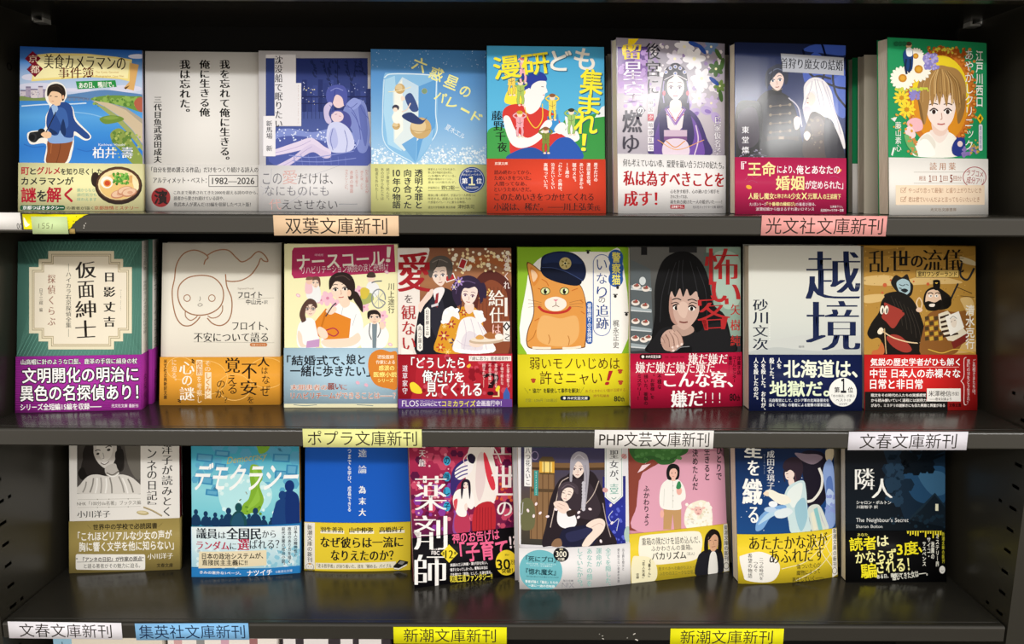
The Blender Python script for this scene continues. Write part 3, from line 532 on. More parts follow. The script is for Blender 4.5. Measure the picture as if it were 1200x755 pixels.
def cover_flowers():
    RC('23925c', 140, 12, 560, 520)
    E('c9762c', 352, 268, 142, 200, n=40); dots('a8541f', 60, 300, 60, 470, 140, 4, 10, 3); dots('d98a3a', 70, 300, 60, 500, 360, 3, 8, 5)
    for k in range(22): a = -1.75+k*.125; E('b5601f', 352+math.cos(a)*140, 268+math.sin(a)*198, 13, 9, math.degrees(a)); E('e0a050', 352+math.cos(a)*140, 268+math.sin(a)*198, 6, 4)
    E('eed22e', 352, 268, 118, 172, n=40); E('d98f28', 352, 300, 110, 150, n=36)
    # young person with light brown hair in a white hooded top
    C('f3f0e8', [(246,505),(256,450),(290,412),(340,404),(390,410),(420,440),(430,505)]); C('e4dfd4', [(268,440),(300,416),(330,450),(320,480)]); C('f8f6f0', [(256,505),(268,446),(300,440),(330,500)]); C('efe0d8', [(310,400),(380,398),(374,430),(348,452),(322,432)])
    C('e9cdc0', [(318,360),(378,360),(376,408),(350,424),(322,408)]); face(352, 322, 118, 156, 'f4e2da', '3a2c2a', 'b8605a', 0, 1.05)
    C('a8814c', [(264,310),(256,240),(272,186),(312,150),(346,136),(376,140),(424,156),(454,212),(454,290),(442,346),(424,374),(416,326),(404,270),(388,240),(376,304),(360,252),(346,298),(334,250),(318,302),(308,276),(298,330),(286,378),(270,350)])
    g = random.Random(2)
    for k in range(34):
        u = g.random(); x0 = 352+(u-.5)*70; x1 = 268+u*178; y1 = 236+80*abs(u-.5)*1.6+g.uniform(-10, 30); L(('7f5f36','c39c62','8f6c3e','d4b078')[k % 4], 3.2, [(x0,150+abs(u-.5)*20),((x0+x1)/2+(u-.5)*36,(150+y1)/2-10),(x1,y1)])
    C('7f5f36', [(264,310),(258,270),(272,300),(284,376),(272,350)]); C('8f6c3e', [(446,250),(454,290),(442,346),(424,374),(420,340),(436,300)])
    for x, y, r in ((262,152,52),(198,188,50),(250,98,34)): flower('faf6e8', 'c98a2a', x, y, r, 18, .34); E('e0a83c', x, y, r*.2)
    for x, y, r in ((194,268,34),(214,316,36)): flower('f2d63a', 'c98a24', x, y, r, 10, .25)
    dots('8f86cc', 60, 284, 90, 340, 150, 5, 9, 6); dots('b3aae0', 30, 286, 90, 340, 150, 3, 6, 7); dots('8f86cc', 34, 226, 236, 262, 276, 5, 8, 8); dots('c9d24a', 40, 160, 230, 300, 240, 3, 7, 9); dots('e6d84a', 26, 300, 66, 400, 86, 3, 6, 10)
    C('ecb8c0', [(214,372),(240,350),(272,360),(276,396),(240,406)]); C('f4d4d6', [(206,400),(230,384),(250,420),(226,440)]); dots('d9a03a', 24, 160, 330, 240, 420, 3, 6, 4); C('6fae6a', [(204,420),(230,430),(260,505),(220,470)]); dots('c98a4a', 20, 216, 430, 262, 500, 3, 6, 6)
    C('20407a', [(200,86),(218,66),(238,80),(236,150),(216,160),(204,130)]); E('caa27a', 222, 54, 12, 13); E('4a3a2a', 222, 48, 12, 8); C('eef2f4', [(212,68),(232,66),(236,96),(216,98)]); L('1a2a4a', 8, [(212,110),(208,140),(214,172)]); L('1a2a4a', 8, [(228,110),(228,140),(222,166)])
    C('2c3a86', [(404,450),(420,432),(440,430),(452,446),(446,490),(430,506),(404,500),(396,476)]); E('e6cfd0', 430, 456, 11, 12); P('2c3a86', [(414,440),(418,424),(426,438)]); P('2c3a86', [(440,440),(448,424),(448,444)]); dots('8a78b8', 30, 440, 470, 500, 505, 4, 8, 12); dots('c9a84a', 14, 470, 440, 510, 500, 3, 6, 13)
    P('dfe8e0', [(150,352),(176,346),(166,366)]); P('dfe8e0', [(152,500),(160,470),(168,470),(158,505)])
    E('1d6a44', 172, 48, 10); E('1d6a44', 188, 48, 10); E('1d6a44', 204, 48, 10)
    V('江戸川西口', 496, 76, 526, 304, 'f4f8f2', 'b'); V('あやかしクリニック', 450, 74, 486, 480, 'f4f8f2', 'g')
    P('f2c81e', [(514,332),(528,352),(514,374),(500,352)]); T('4', 508, 342, 520, 362, '3a2a10', 'b'); RR('dfe2ea', 508, 376, 524, 484, 6); V('夏の面影師', 511, 384, 521, 476, '5a6a9a', 'g')
    let('author_lettering'); V('藤山素心', 168, 366, 192, 486, 'f6faf4', 'g')
def band_flowers():
    T('読用薬', 304, 532, 408, 562, 'b98a70', 'm', gap=.3)
    for y in (571, 616): L('b0a9a0', 1.6, [(240,y),(470,y)], False)
    T('用法', 260, 586, 288, 606, 'a9684a'); T('１', 300, 582, 310, 612, '8a4a3a', 'b'); T('日', 314, 586, 332, 606, 'a9684a'); T('１', 344, 582, 354, 612, '8a4a3a', 'b'); T('回', 358, 586, 376, 606, 'a9684a'); T('5', 386, 582, 396, 612, '8a4a3a', 'b'); T('回分', 400, 586, 434, 606, 'a9684a')
    L('a83a44', 3, [(488+48*math.cos(k*.52), 592+42*math.sin(k*.52)) for k in range(12)], closed=True); T('ラブコメ', 456, 562, 524, 588, 'a83a44', 'g', r=8); T('成分アリ', 454, 592, 526, 620, 'a83a44', 'g', r=8)
    RC('f2dcc2', 168, 624, 530, 704); 
    for i, s in enumerate(('やっぱり恋って最強！と盛り上がりたいとき', '君は君でいいんだよと言ってもらいたいとき')): y = 634+i*37; BX('a9785a', 1.5, 188, y+2, 206, y+20); L('a9785a', 2.5, [(191,y+8),(197,y+16),(210,y-2)], False); T(s, 218, y, 516-i*8, y+22, 'a9785a', 'l')
    T('光文社文庫書庫', 306, 716, 412, 730, '9a8a7c', 'm')

# ------------------------------------------------------------------ printed covers, middle shelf
def cover_green_frame():
    for k in range(-6, 40): L('548678', 1.6, [(10+k*15,14),(10+k*15+230,474)], False); L('6ba293', 1.6, [(10+k*15,474),(10+k*15+230,14)], False)
    for e, c in ((6,'e9e0c4'),(-6,'8a7a52'),(-8,'e6dcc2'),(-13,'a08c60'),(-15,'efe6d2')):
        for x0, y0, x1, y1 in ((146,62,396,442),(108,94,432,410),(70,126,467,378)): RC(c, x0-e, y0-e, x1+e, y1+e)
    for i, s in enumerate('仮面紳士'): T(s, 250+(10 if i == 1 else 0), 98+i*78, 328-(6 if i == 1 else 0), 164+i*79, '2a2420', 'm', r=-3)
    V('ハイカラ右京探偵全集', 210, 142, 232, 362, '5a5a50', 'm'); L('7a7a6a', 1.6, [(221,106),(221,138)], False); L('7a7a6a', 1.6, [(221,366),(221,398)], False)
    V('探偵くらぶ', 138, 150, 168, 352, '9a6e5c', 'm', gap=.1); V('日下三蔵', 104, 206, 119, 270, '6a6458', 'm'); T('編', 105, 282, 117, 298, '6a6458', 'm')
    V('Hikage Jokichi', 424, 210, 434, 292, '8a8474', 'l')
    let('author_lettering'); V('日影丈吉', 362, 142, 406, 358, '1e1c1a', 'M', gap=.35)
def band_green_frame():
    for y in range(478, 690, 9): L('a0289a', 2, [(12,y),(512,y-4)], False)
    T('山高帽に針のような口髭、鹿革の手袋に細身の杖', 34, 484, 496, 506, 'ffffff', 'm', o=('2a0a2a', .09), r=-.6)
    T('文明開化の明治に', 40, 518, 500, 578, 'ffffff', 'b', o=('1c061c', .08), r=-.8); T('異色の名探偵あり！', 32, 588, 500, 650, 'ffffff', 'b', o=('1c061c', .08), r=-.8)
    T('シリーズ全短編15編を収録――', 32, 662, 354, 688, 'ffffff', 'b', r=-.8); T('光文社文庫 最新刊', 394, 664, 500, 678, 'f4e0f2', 'b')

def cover_line_drawing():
    b = '9a6a48'
    L(b, 5, [(72,178),(80,120),(108,74),(152,56),(192,66),(216,86),(204,100),(198,118)]); L(b, 5, [(212,78),(250,58),(300,56),(336,88),(360,106),(392,92),(420,66),(440,64),(462,84),(470,104),(452,102),(440,92),(428,120),(400,160),(360,184),(320,190),(290,186)])
    L(b, 5, [(72,178),(62,230),(66,290),(80,344),(106,376),(140,378),(166,360),(182,340)]); L(b, 5, [(290,158),(296,210),(316,262),(316,320),(300,360),(270,378),(236,370),(212,346)])
    L(b, 5, [(86,252),(94,206),(130,174),(184,164),(236,172),(272,206),(282,252),(268,296),(230,324),(182,334),(136,326),(102,298)], closed=True)
    L(b, 4, [(118,316),(120,340),(140,356),(162,346),(170,336)]); L(b, 4, [(214,336),(232,346),(258,340),(276,318),(278,292)])
    for x in (126, 232): L(b, 3.5, [(x+14*math.cos(k*.63), 261+14*math.sin(k*.63)) for k in range(10)], closed=True)
    L('7a7468', 2.5, [(181,254),(183,266),(178,274)]); L('7a7468', 2.5, [(172,290),(182,284),(192,290),(180,296)], closed=True)
    T('Sigmund Freud', 342, 216, 410, 226, '8a7a68', 'l'); T('フロイト', 344, 234, 446, 260, '1c1c1c', 'b'); T('中山元', 378, 266, 442, 288, '222222', 'b'); T('訳', 454, 270, 470, 286, '333333', 'g'); E('777777', 448, 279, 3)
    L('a9a498', 1.6, [(342,264),(498,260)], False); L('a9a498', 1.6, [(154,448),(498,452)], False)
    T('フロイト、', 320, 362, 470, 398, '1c1c1c', 'm'); T('不安について語る', 156, 408, 470, 448, '1c1c1c', 'm')
    RR('c07a4a', 394, 452, 468, 468, 8); T('文庫 オリジナル', 402, 456, 460, 465, 'f0dcc4')
    let('author_lettering')
def band_line_drawing():
    for x, y, r in ((210,600,90),(330,640,70),(470,580,80),(100,560,60)): L('f4c06a', 3, [(x+r*math.cos(k*.5), y+r*.8*math.sin(k*.5)) for k in range(13)], closed=True)
    for s, x0, y0, x1, y1, st in (('人',430,508,478,552,'m'),('は',446,556,472,584,'g'),('な',448,590,480,626,'g'),('ぜ',440,634,482,678,'g'),('不',362,540,424,604,'m'),('安',358,612,424,674,'m'),('を',386,680,412,708,'g'),('覚',292,514,352,578,'m'),('え',302,588,340,626,'g'),('る',304,628,340,668,'g'),('の',256,612,290,642,'g'),('か',250,650,286,684,'g'),('？',284,682,300,706,'g')): T(s, x0, y0, x1, y1, '241a10', st)
    for s, x0, y0, x1, y1 in (('心',96,532,158,584),('の',108,592,148,632),('謎',98,640,158,696)): T(s, x0, y0, x1, y1, 'fdf6e6', 'm')
    T('〝', 148, 520, 160, 540, '241a10', 'b'); T('〟', 88, 692, 102, 706, '241a10', 'b')
    V('その', 204, 528, 228, 572, 'fbe8c4'); RC('f4e2c0', 204, 576, 232, 690); V('しくみ', 206, 580, 230, 660, 'd98e2e', 'b'); V('と', 206, 664, 228, 690, 'd98e2e'); RC('f4e2c0', 168, 524, 194, 590); V('役割', 170, 528, 192, 586, 'd98e2e', 'b'); V('を考察し', 170, 594, 192, 706, 'fbe8c4'); V('に迫る。', 62, 524, 84, 612, 'fbe8c4')
    V('光文社古典新訳文庫', 28, 522, 42, 692, '3a2a18', 'b')

def cover_nurse():
    RC('f3efc0', 16, 28, 506, 474)
    P('b0305e', [(60,46),(488,32),(494,150),(60,178),(50,160),(52,60)])
    T('ナースコール', 74, 70, 446, 130, 'f7f2e6', 'b', r=-3); T('！', 454, 44, 474, 106, 'f7f2e6', 'h', r=4); T('リハビリテーション病院の涙と夜明け', 92, 118, 464, 152, 'f3e2ea', 'g', r=-2.5); T('増補版', 148, 72, 186, 82, 'e8b8cc')
    for x, y, r in ((204,262,34),(240,290,26),(176,270,22),(352,262,30),(360,300,24),(340,230,24),(440,336,24),(438,372,18),(420,340,16),(120,300,18)):
        for k in range(5): a = k*1.257+x; E('f0c4d4', x+math.cos(a)*r*.5, y+math.sin(a)*r*.5, r*.48, r*.36, math.degrees(a))
        E('d988a8', x, y, r*.2)
    for x, y in ((78,250),(456,150),(472,460)): E('e8b4c8', x, y, 10, 7, 30); E('f6e0e8', x, y, 6, 4, 30)
    # patient hugging a child, wheelchair user, doctor, nurse with glasses
    C('eef0f2', [(112,250),(130,200),(160,200),(176,240),(170,276),(140,276)]); face(152, 196, 34, 44, 'f2d8c4'); C('6a4a40', [(132,196),(140,172),(168,172),(174,200),(170,214),(162,186),(142,186)]); C('f0c8d0', [(108,236),(112,190),(134,196),(140,232),(126,244)]); E('eec8b0', 126, 188, 14, 15); C('7a5a4a', [(112,184),(118,170),(138,172),(140,182)])
    E('f2d8c4', 390, 176, 16, 22); C('4a3a34', [(372,172),(380,152),(402,152),(408,172)]); C('eef0f2', [(374,200),(396,192),(420,206),(424,240),(396,262),(366,250)]); C('a9b46a', [(346,248),(390,240),(400,270),(360,290),(346,280)]); C('d9c24a', [(344,226),(362,216),(384,230),(370,262),(350,262)])
    L('8a8f96', 5, [(422,264+0)]+[(422+29*math.cos(k*.4), 264+40*math.sin(k*.4)) for k in range(1, 17)]) ; L('aeb4ba', 2, [(400,236),(444,292)], False); L('aeb4ba', 2, [(400,292),(444,236)], False); L('aeb4ba', 2, [(422,226),(422,302)], False); L('6a6f76', 5, [(392,196),(410,190),(436,188)])
    C('f4f5f6', [(350,474),(354,400),(380,370),(420,366),(456,392),(466,430),(440,474)]); P('7a8a94', [(394,372),(416,370),(412,474),(396,474)]); face(404, 342, 52, 60, 'f2d4be'); C('2c2422', [(374,340),(378,318),(410,312),(430,330),(428,348),(418,332),(390,332),(380,352)]); L('5a6066', 4, [(386,368),(382,410),(392,440)]); L('5a6066', 4, [(424,366),(430,400),(418,430)]); C('f2d4be', [(424,372),(440,362),(448,386),(434,396)])
    C('f4f5f6', [(80,470),(76,390),(100,352),(140,350),(164,400),(160,470)]); face(130, 306, 52, 66, 'f4dac8'); C('584038', [(92,360),(84,330),(98,290),(124,264),(150,272),(160,296),(152,304),(136,288),(116,296),(108,330),(112,356),(96,366)]); L('6a4a44', 2.5, [(116+9*math.cos(k*.7),304+9*math.sin(k*.7)) for k in range(9)], closed=True); L('6a4a44', 2.5, [(142+9*math.cos(k*.7),304+9*math.sin(k*.7)) for k in range(9)], closed=True)
    C('f4dac8', [(76,430),(80,400),(94,420),(100,456),(120,466),(90,470)]); P('c49ac8', [(116,446),(170,436),(168,470),(112,474)])
    # main nurse with a clipboard
    C('f7f8f8', [(186,474),(192,380),(226,310),(270,276),(322,286),(350,340),(356,400),(330,474)]); L('c9cfd4', 2.5, [(270,300),(262,350),(280,420)]); L('c9cfd4', 2.5, [(326,330),(310,380)])
    C('f6d9c4', [(252,270),(292,258),(298,290),(272,302)]); face(258, 222, 84, 106, 'f8dcc8', '2c2020', 'c05a54', -5)
    C('2e2220', [(210,214),(214,176),(248,152),(296,158),(320,196),(318,250),(306,270),(292,262),(288,220),(264,196),(236,192),(216,224)]); C('2e2220', [(304,236),(330,236),(352,280),(354,322),(336,300),(316,270)]); L('5a4640', 3, [(236,172),(270,166),(300,184)]); E('f4cdb4', 296, 240, 9, 14)
    P('e0882c', [(196,306),(304,350),(296,432),(230,460),(164,424),(150,362)]); P('c87420', [(196,306),(204,312),(170,424),(164,424)]); L('b0304a', 5, [(196,400),(230,390),(250,408),(232,424),(204,412),(180,396)])
    C('f8dcc8', [(186,440),(240,436),(300,430),(334,410),(344,440),(300,468),(210,472),(180,456)]); C('f8dcc8', [(160,394),(172,384),(196,398),(206,424),(190,436),(170,424)]); C('f8dcc8', [(196,318),(214,300),(240,300),(240,318),(216,332)]); L('3a3a44', 5, [(196,340),(222,300),(240,282)])
    let('author_lettering'); V('川上途行', 462, 198, 490, 326, '2c2c2c', 'g')
def band_nurse():
    T('「結婚式で、', 32, 506, 278, 548, '20242c', 'b'); T('娘と', 286, 500, 364, 544, '20242c', 'b'); T('一緒に歩きたい」', 46, 548, 386, 596, '20242c', 'b')
    C('d98432', [(378,540),(392,498),(430,480),(470,490),(504,500),(504,640),(460,646),(410,630),(386,590)])
    T('現役医師', 418, 504, 488, 520, 'f6ead2', 'b'); T('作家による', 412, 526, 492, 542, 'f6ead2', 'b'); T('感涙の', 424, 548, 490, 570, 'f8f08a', 'b'); T('医療小説', 402, 576, 500, 598, 'f8f08a', 'b'); T('シリーズ', 420, 604, 486, 620, 'f8f08a', 'b')
    T('末期患者の', 48, 630, 204, 654, 'c0705c', 'm', o=('f4f0ea', .05)); T('願い', 206, 624, 262, 652, '96402c', 'b'); T('に', 264, 630, 288, 652, 'c0705c', 'm'); T('リハビリチーム', 48, 664, 236, 690, 'b0583e', 'b', o=('f4f0ea', .05)); T('ができることは――？', 240, 662, 496, 690, 'c0705c', 'm', o=('f4f0ea', .05))
    for x, y in ((334,622),(370,632)): E('e8b4c8', x, y, 9, 7, 30)
    RC('f0ecc8', 18, 712, 506, 730); L('5a7a8a', 2.5, [(60,716),(110,720),(160,716)]); L('5a7a8a', 2.5, [(330,716),(400,720)])

def cover_waitress():
    G(['8a5a44','a8724e','7a4436','6a3a34'], 10, 18, 516, 480)
    C('5a2a24', [(330,480),(340,200),(400,120),(480,150),(516,240),(516,480)]); C('a8623a', [(300,90),(400,50),(516,90),(516,130),(400,84),(310,120)]); C('8a4a30', [(360,480),(366,230),(410,160),(470,190),(490,260),(490,480)])
    for k in range(8): L('6a3a2a', 2.5, [(366+k*16,190),(366+k*16,330)], False)
    G(['f2ece6','e9e0da'], 10, 18, 110, 480); C('efe8e2', [(60,18),(150,18),(120,120),(60,200)])
    dots('f6e2b0', 50, 230, 24, 510, 130, 3, 8, 3); dots('f8f0dc', 26, 250, 24, 500, 120, 5, 12, 5); dots('e9c070', 20, 330, 200, 420, 260, 2, 5, 9)
    for x, y, a in ((295,90,20),(180,352,-28),(240,150,70)):
        k = R(a); q = [(x+dx*math.cos(k)-dy*math.sin(k), y+dx*math.sin(k)+dy*math.cos(k)) for dx, dy in ((-15,-22),(15,-22),(15,22),(-15,22))]; P('f4efe8', q); q = [(x+dx*math.cos(k)-dy*math.sin(k), y+dx*math.sin(k)+dy*math.cos(k)) for dx, dy in ((-11,-18),(11,-18),(11,18),(-11,18))]; P('b02c34', q)
    # man in a dark suit
    C('1c1c26', [(96,480),(100,330),(130,236),(176,200),(226,196),(262,230),(272,330),(230,480)]); C('2a2a36', [(140,300),(170,230),(200,220),(220,330),(190,420)]); C('f2eef0', [(168,206),(206,190),(216,210),(186,262)]); P('9a2c34', [(180,220),(192,214),(186,280),(174,266)]); P('d9d4da', [(160,268),(190,258),(190,270),(160,278)])
    C('efd6ca', [(104,268),(124,240),(150,206),(168,200),(162,230),(130,268),(112,300)])
    face(194, 140, 64, 90, 'f2dccf', '4a4a5a', 'b0625a', -8); C('5a5450', [(146,132),(150,86),(180,58),(222,58),(250,86),(250,130),(236,158),(228,130),(222,104),(196,104),(176,110),(160,150)]); L('857c76', 4, [(164,84),(196,72),(230,84)]); L('3f3a38', 3, [(190,72),(182,100),(172,116)])
    # waitress in a patterned kimono and a white apron
    C('d99a2c', [(180,470),(186,400),(206,340),(240,300),(290,276),(344,276),(380,330),(376,400),(330,470)])
    for x, y, r, c in ((214,400,24,'a8283a'),(246,350,20,'a8283a'),(200,450,20,'c9442c'),(260,430,22,'3a2a5a'),(230,470,16,'e8c45a'),(300,300,16,'a8283a'),(356,310,16,'a8283a'),(276,390,14,'e8c45a'),(240,420,10,'f0d890'),(216,360,10,'f0d890'),(366,300,10,'3a2a5a')): flower(c, 'f2dc9a', x, y, r, 6, .3)
    C('f4f0f2', [(262,470),(268,400),(284,340),(312,320),(346,322),(380,356),(410,410),(430,470)]); C('e2dbe4', [(290,420),(320,380),(360,400),(380,460),(300,470)]); C('f6f3f4', [(206,336),(216,290),(250,276),(276,300),(280,330),(250,316),(232,346)]); C('f6f3f4', [(340,290),(376,296),(388,330),(366,350),(350,322)])
    for pts in ([(300,330),(310,390),(300,460)], [(330,326),(346,390),(350,460)], [(360,340),(384,400),(400,466)], [(270,420),(300,440),(330,446)], [(376,356),(400,400)]): L('cdc2d2', 2.5, pts)
    for k in range(12): E('ffffff', 268+k*14, 472-abs(k-6)*1.5, 9, 8)
    for x, y in ((212,340),(222,300),(246,282),(270,290),(384,330),(372,300)): E('ffffff', x, y, 11, 9)
    C('f0d8ca', [(306,262),(340,262),(342,290),(322,306),(306,288)]); face(322, 226, 66, 84, 'f6e2d8', '6a3a5a', 'b8525a', 8)
    C('332640', [(252,232),(250,186),(276,152),(322,140),(362,158),(382,196),(384,240),(372,262),(366,226),(352,190),(322,196),(300,196),(288,226),(286,262),(270,270)]); C('332640', [(356,190),(386,172),(398,210),(390,240)]); L('5f4c74', 4, [(276,184),(310,164),(350,174)]); L('5f4c74', 3, [(266,220),(272,190),(290,172)]); L('332640', 5, [(290,250),(284,286),(276,300)])
    flower('a98acc', 'f0e2a0', 280, 166, 22, 7); flower('c4aee0', 'f0e2a0', 258, 190, 14, 6)
    C('f0d8ca', [(322,436),(350,420),(380,420),(384,440),(350,450)]); E('c9b29a', 400, 420, 78, 16, -3); E('e9dccc', 400, 414, 72, 12, -3); C('a86a3a', [(386,400),(410,384),(440,388),(446,408),(410,414)]); C('d9a45a', [(350,408),(366,396),(384,402),(384,414),(360,416)]); E('f4eee6', 452, 404, 18, 14)
    T('愛', 20, 40, 152, 210, 'a8222c', 'M'); 
    for i, s in enumerate('を観ない'): T(s, (46,32,36,38)[i], (224,268,338,408)[i], (78,92,88,90)[i], (258,330,396,462)[i], '6a5a5a' if i == 0 else 'b03034', 'm')
    for x, y0, y1, s in ((131,276,410,'幻影紳士は'),(99,348,468,'再び踊る')): P('f4f0ea', [(x,y0+10),(x+12,y0),(x+24,y0+10),(x+24,y1-8),(x+12,y1),(x,y1-8)]); V(s, x+5, y0+12, x+19, y1-12, '3a3434', 'm')
    V('ひねくれ', 472, 52, 498, 198, 'f4e4e2', 'm'); T('給', 408, 204, 472, 272, 'f8f2ea', 'm'); T('仕', 412, 278, 470, 346, 'f8f2ea', 'm'); T('は', 424, 352, 458, 390, 'f4c8c0', 'm')
    RC('f2ece6', 476, 236, 488, 316); RC('f2ece6', 470, 338, 498, 424); P('2a2a2a', [(484,340),(500,360),(484,380),(468,360)]); P('f4f4f4', [(484,348),(492,360),(484,372),(476,360)]); L('2a2a2a', 3, [(478,392),(496,400),(478,412),(496,420)])
    P('f2eee8', [(30,450),(80,466),(84,480),(30,480)])
    let('author_lettering')
def band_waitress():
    P('b32432', [(104,478),(512,476),(508,670),(72,672),(90,600)]); dots('c8485a', 30, 110, 484, 500, 660, 5, 14, 3); dots('8a1424', 24, 110, 484, 500, 660, 6, 16, 7)
    RC('f2ece8', 322, 486, 504, 508); T('「緋に恋う」著者最新作！', 330, 489, 498, 505, '4a2a2a', 'm')
    T('「どうしたら', 74, 492, 304, 538, 'ffffff', 'b', o=('8a1424', .05)); T('俺だけ', 122, 548, 256, 602, 'ffffff', 'b', o=('3a0a14', .06)); T('を', 262, 556, 300, 598, 'ffffff', 'b'); T('見てくれる', 138, 602, 376, 660, 'ffffff', 'b', o=('8a1424', .05)); T('？', 386, 560, 446, 656, '2c0c14', 'M'); T('」', 424, 618, 454, 662, 'f4e0a0', 'g')
    C('f2d83a', [(68,606),(86,600),(112,622),(120,646),(96,648),(74,636)]); C('f2d83a', [(436,632),(448,614),(456,622),(446,640)]); C('f2b83a', [(312,530),(326,520),(330,530),(320,538)])
    for i, s in enumerate(('仕事を奪う', '下宿で新たな', '事件が始まる', '不良令嬢に', '囲まれて――')): V(s, 484-i*26, 520, 497-i*26, 622-(i % 2)*12, 'f6dada', 'm')
    P('3f62b0', [(470,648),(484,620),(498,648),(498,680),(484,690),(470,680)]); P('f2e24a', [(470,672),(484,682),(498,672),(498,686),(484,694),(470,686)])
    RC('6a4496', 14, 672, 512, 714); T('FLOS', 34, 678, 106, 704, 'f6f0fa', 'g'); T('フロースコミック', 112, 677, 168, 687, 'f6f0fa'); T('COMIC', 112, 690, 168, 702, 'f6f0fa', 'b'); T('にて', 172, 682, 202, 702, 'f6f0fa', 'b'); T('コミカライズ', 206, 678, 350, 704, 'f4e84a', 'h'); T('企画進行中！', 354, 678, 462, 702, 'f6f0fa', 'b')
    V('道草家守', 36, 526, 58, 650, 'f6eefa', 'm', gap=.1)

def cover_police_cat():
    RC('8cba2e', 14, 18, 500, 484); C('f7f6f2', [(56,480),(56,180),(90,90),(170,48),(300,42),(400,44),(466,60),(466,480)]); RC('f7f6f2', 56, 300, 466, 484)
    o = 'e09a4c'
    C('6a4020', [(56,88),(86,100),(128,128),(200,120),(270,170),(300,210),(318,300),(316,360),(310,440),(296,458),(200,464),(80,462),(54,436),(60,380),(84,310),(80,230),(64,150)])
    C(o, [(60,94),(86,104),(128,132),(200,122),(268,172),(298,212),(314,300),(313,360),(306,438),(294,454),(200,460),(82,458),(58,434),(64,380),(88,310),(84,230),(68,150)])
    C('e8b26e', [(120,320),(200,330),(270,320),(280,400),(240,446),(150,446),(100,410)]); C('d98a3c', [(70,112),(90,120),(112,150),(84,190)]); C('f0c9a0', [(74,122),(90,126),(102,148),(84,172)])
    for pts in ([(120,160),(140,172),(150,190)], [(104,200),(120,206)], [(286,250),(300,262)], [(290,300),(306,310)], [(90,340),(110,330)], [(250,210),(276,200)]): L('c9702c', 4, pts)
    C('f4ece0', [(140,250),(180,236),(220,250),(226,276),(200,296),(160,296),(136,276)]); P('e0889a', [(170,248),(192,248),(181,258)]); L('7a4a3a', 2.5, [(181,258),(181,272),(166,280)]); L('7a4a3a', 2.5, [(181,272),(196,280)])
    for x in (136, 218): E('3a3226', x, 212, 21, 17); E('dfe6a4', x, 212, 18, 14); E('1c1c18', x, 213, 7, 12); E('ffffff', x+5, 207, 3)
    for x, s in ((120,-1),(240,1)):
        for k in range(3): L('8a5a3a', 1.4, [(x,262+k*8),(x+s*30,254+k*12),(x+s*58,250+k*16)])
    L('c0352c', 11, [(106,278),(130,298),(180,306),(226,298),(246,280)]); L('b9722f', 3, [(150,440),(156,420),(150,400)]); L('b9722f', 3, [(236,446),(240,424),(234,404)]); L('b9722f', 3, [(60,432),(84,410),(96,380)]); L('f4e6d0', 10, [(80,456),(120,458),(160,458)]); L('f4e6d0', 10, [(210,458),(250,458),(290,452)])
    C('1a2444', [(116,100),(126,60),(190,40),(256,48),(300,84),(312,130),(300,166),(270,170),(210,140),(150,128),(120,126)]); C('22315c', [(124,92),(140,60),(200,46),(260,58),(296,92),(240,92),(170,88)]); C('11182e', [(116,108),(150,108),(220,124),(290,164),(276,188),(220,182),(160,164),(124,140)]); L('3a4a78', 3, [(120,110),(170,112),(230,130),(300,168)])
    E('c9b87a', 222, 92, 26, 26); flower('8a7a3a', 'f0e6b0', 222, 92, 20, 5, .4); E('2a2a20', 222, 92, 5)
    RR('f9f8f5', 342, 54, 418, 404, 36); L('4a6ab0', 3, [(380+37*math.cos(R(a)), (91 if a < 0 or a >= 180 else 367)+37*math.sin(R(a))) for a in range(-180, 180, 12)], False, True)
    for x, y in ((440,66),(442,112),(440,160)): E('2a5aa8', x, y, 32, 34)
    RR('2a5aa8', 416, 40, 470, 188, 24); V('警察猫', 424, 44, 460, 184, 'f2e86a', 'b')
    for i, s in enumerate('いなり'): T(s, 358, 76+i*58, 402, 120+i*60, '24478e', 'g')
    T('の', 366, 238, 394, 262, '333333', 'g'); T('追', 356, 270, 408, 322, '24478e', 'm'); T('跡', 356, 326, 408, 376, '24478e', 'm')
    RR('2a5aa8', 312, 256, 340, 440, 12); V('番箱座りの名探偵', 317, 264, 335, 432, 'eef2fa', 'b')
    for x, y in ((320,44),(448,196),(438,234),(486,312)): E('2a2a2a', x, y, 6, 7); [E('2a2a2a', x+dx, y-8, 2.5) for dx in (-7, -2, 4, 8)]
    let('author_lettering'); V('梶永正史', 428, 336, 454, 458, '2a2a2a', 'g')
def band_police_cat():
    T('弱いモノいじめは', 68, 498, 456, 548, '4a1a14', 'g'); T('許さニャい', 112, 556, 380, 614, '4a1a14', 'g'); T('！', 392, 556, 426, 614, 'b0202c', 'h', sk=.3)
    for x, y in ((84,600),(458,560),(460,608)): E('b0432c', x, y, 8, 7); [E('b0432c', x+dx, y-10+abs(dx)*.3, 3, 4) for dx in (-8, -3, 3, 8)]
    T('＼', 46, 628, 62, 652, '222222'); T('“協力”を駆使して事件を解決！', 66, 630, 284, 650, '26241a', 'b'); T('／', 286, 624, 302, 652, '222222')
    T('あざとかわいい猫が活躍する', 308, 632, 480, 646, 'a8742c', 'g', r=-2); T('連作短編集', 342, 656, 412, 668, 'a8742c', 'g')
    T('定価：1,056円（10%税込）', 50, 674, 186, 690, '8a8a3a', 'l'); RR('1c2430', 200, 662, 328, 682, 9); T('PHP文芸文庫', 232, 666, 318, 679, 'f2f2ea', 'b'); E('f2f2ea', 218, 672, 6)
    T('80', 432, 664, 460, 686, '2a2a1c', 'h'); T('th', 462, 666, 476, 686, '2a2a1c', 'b')

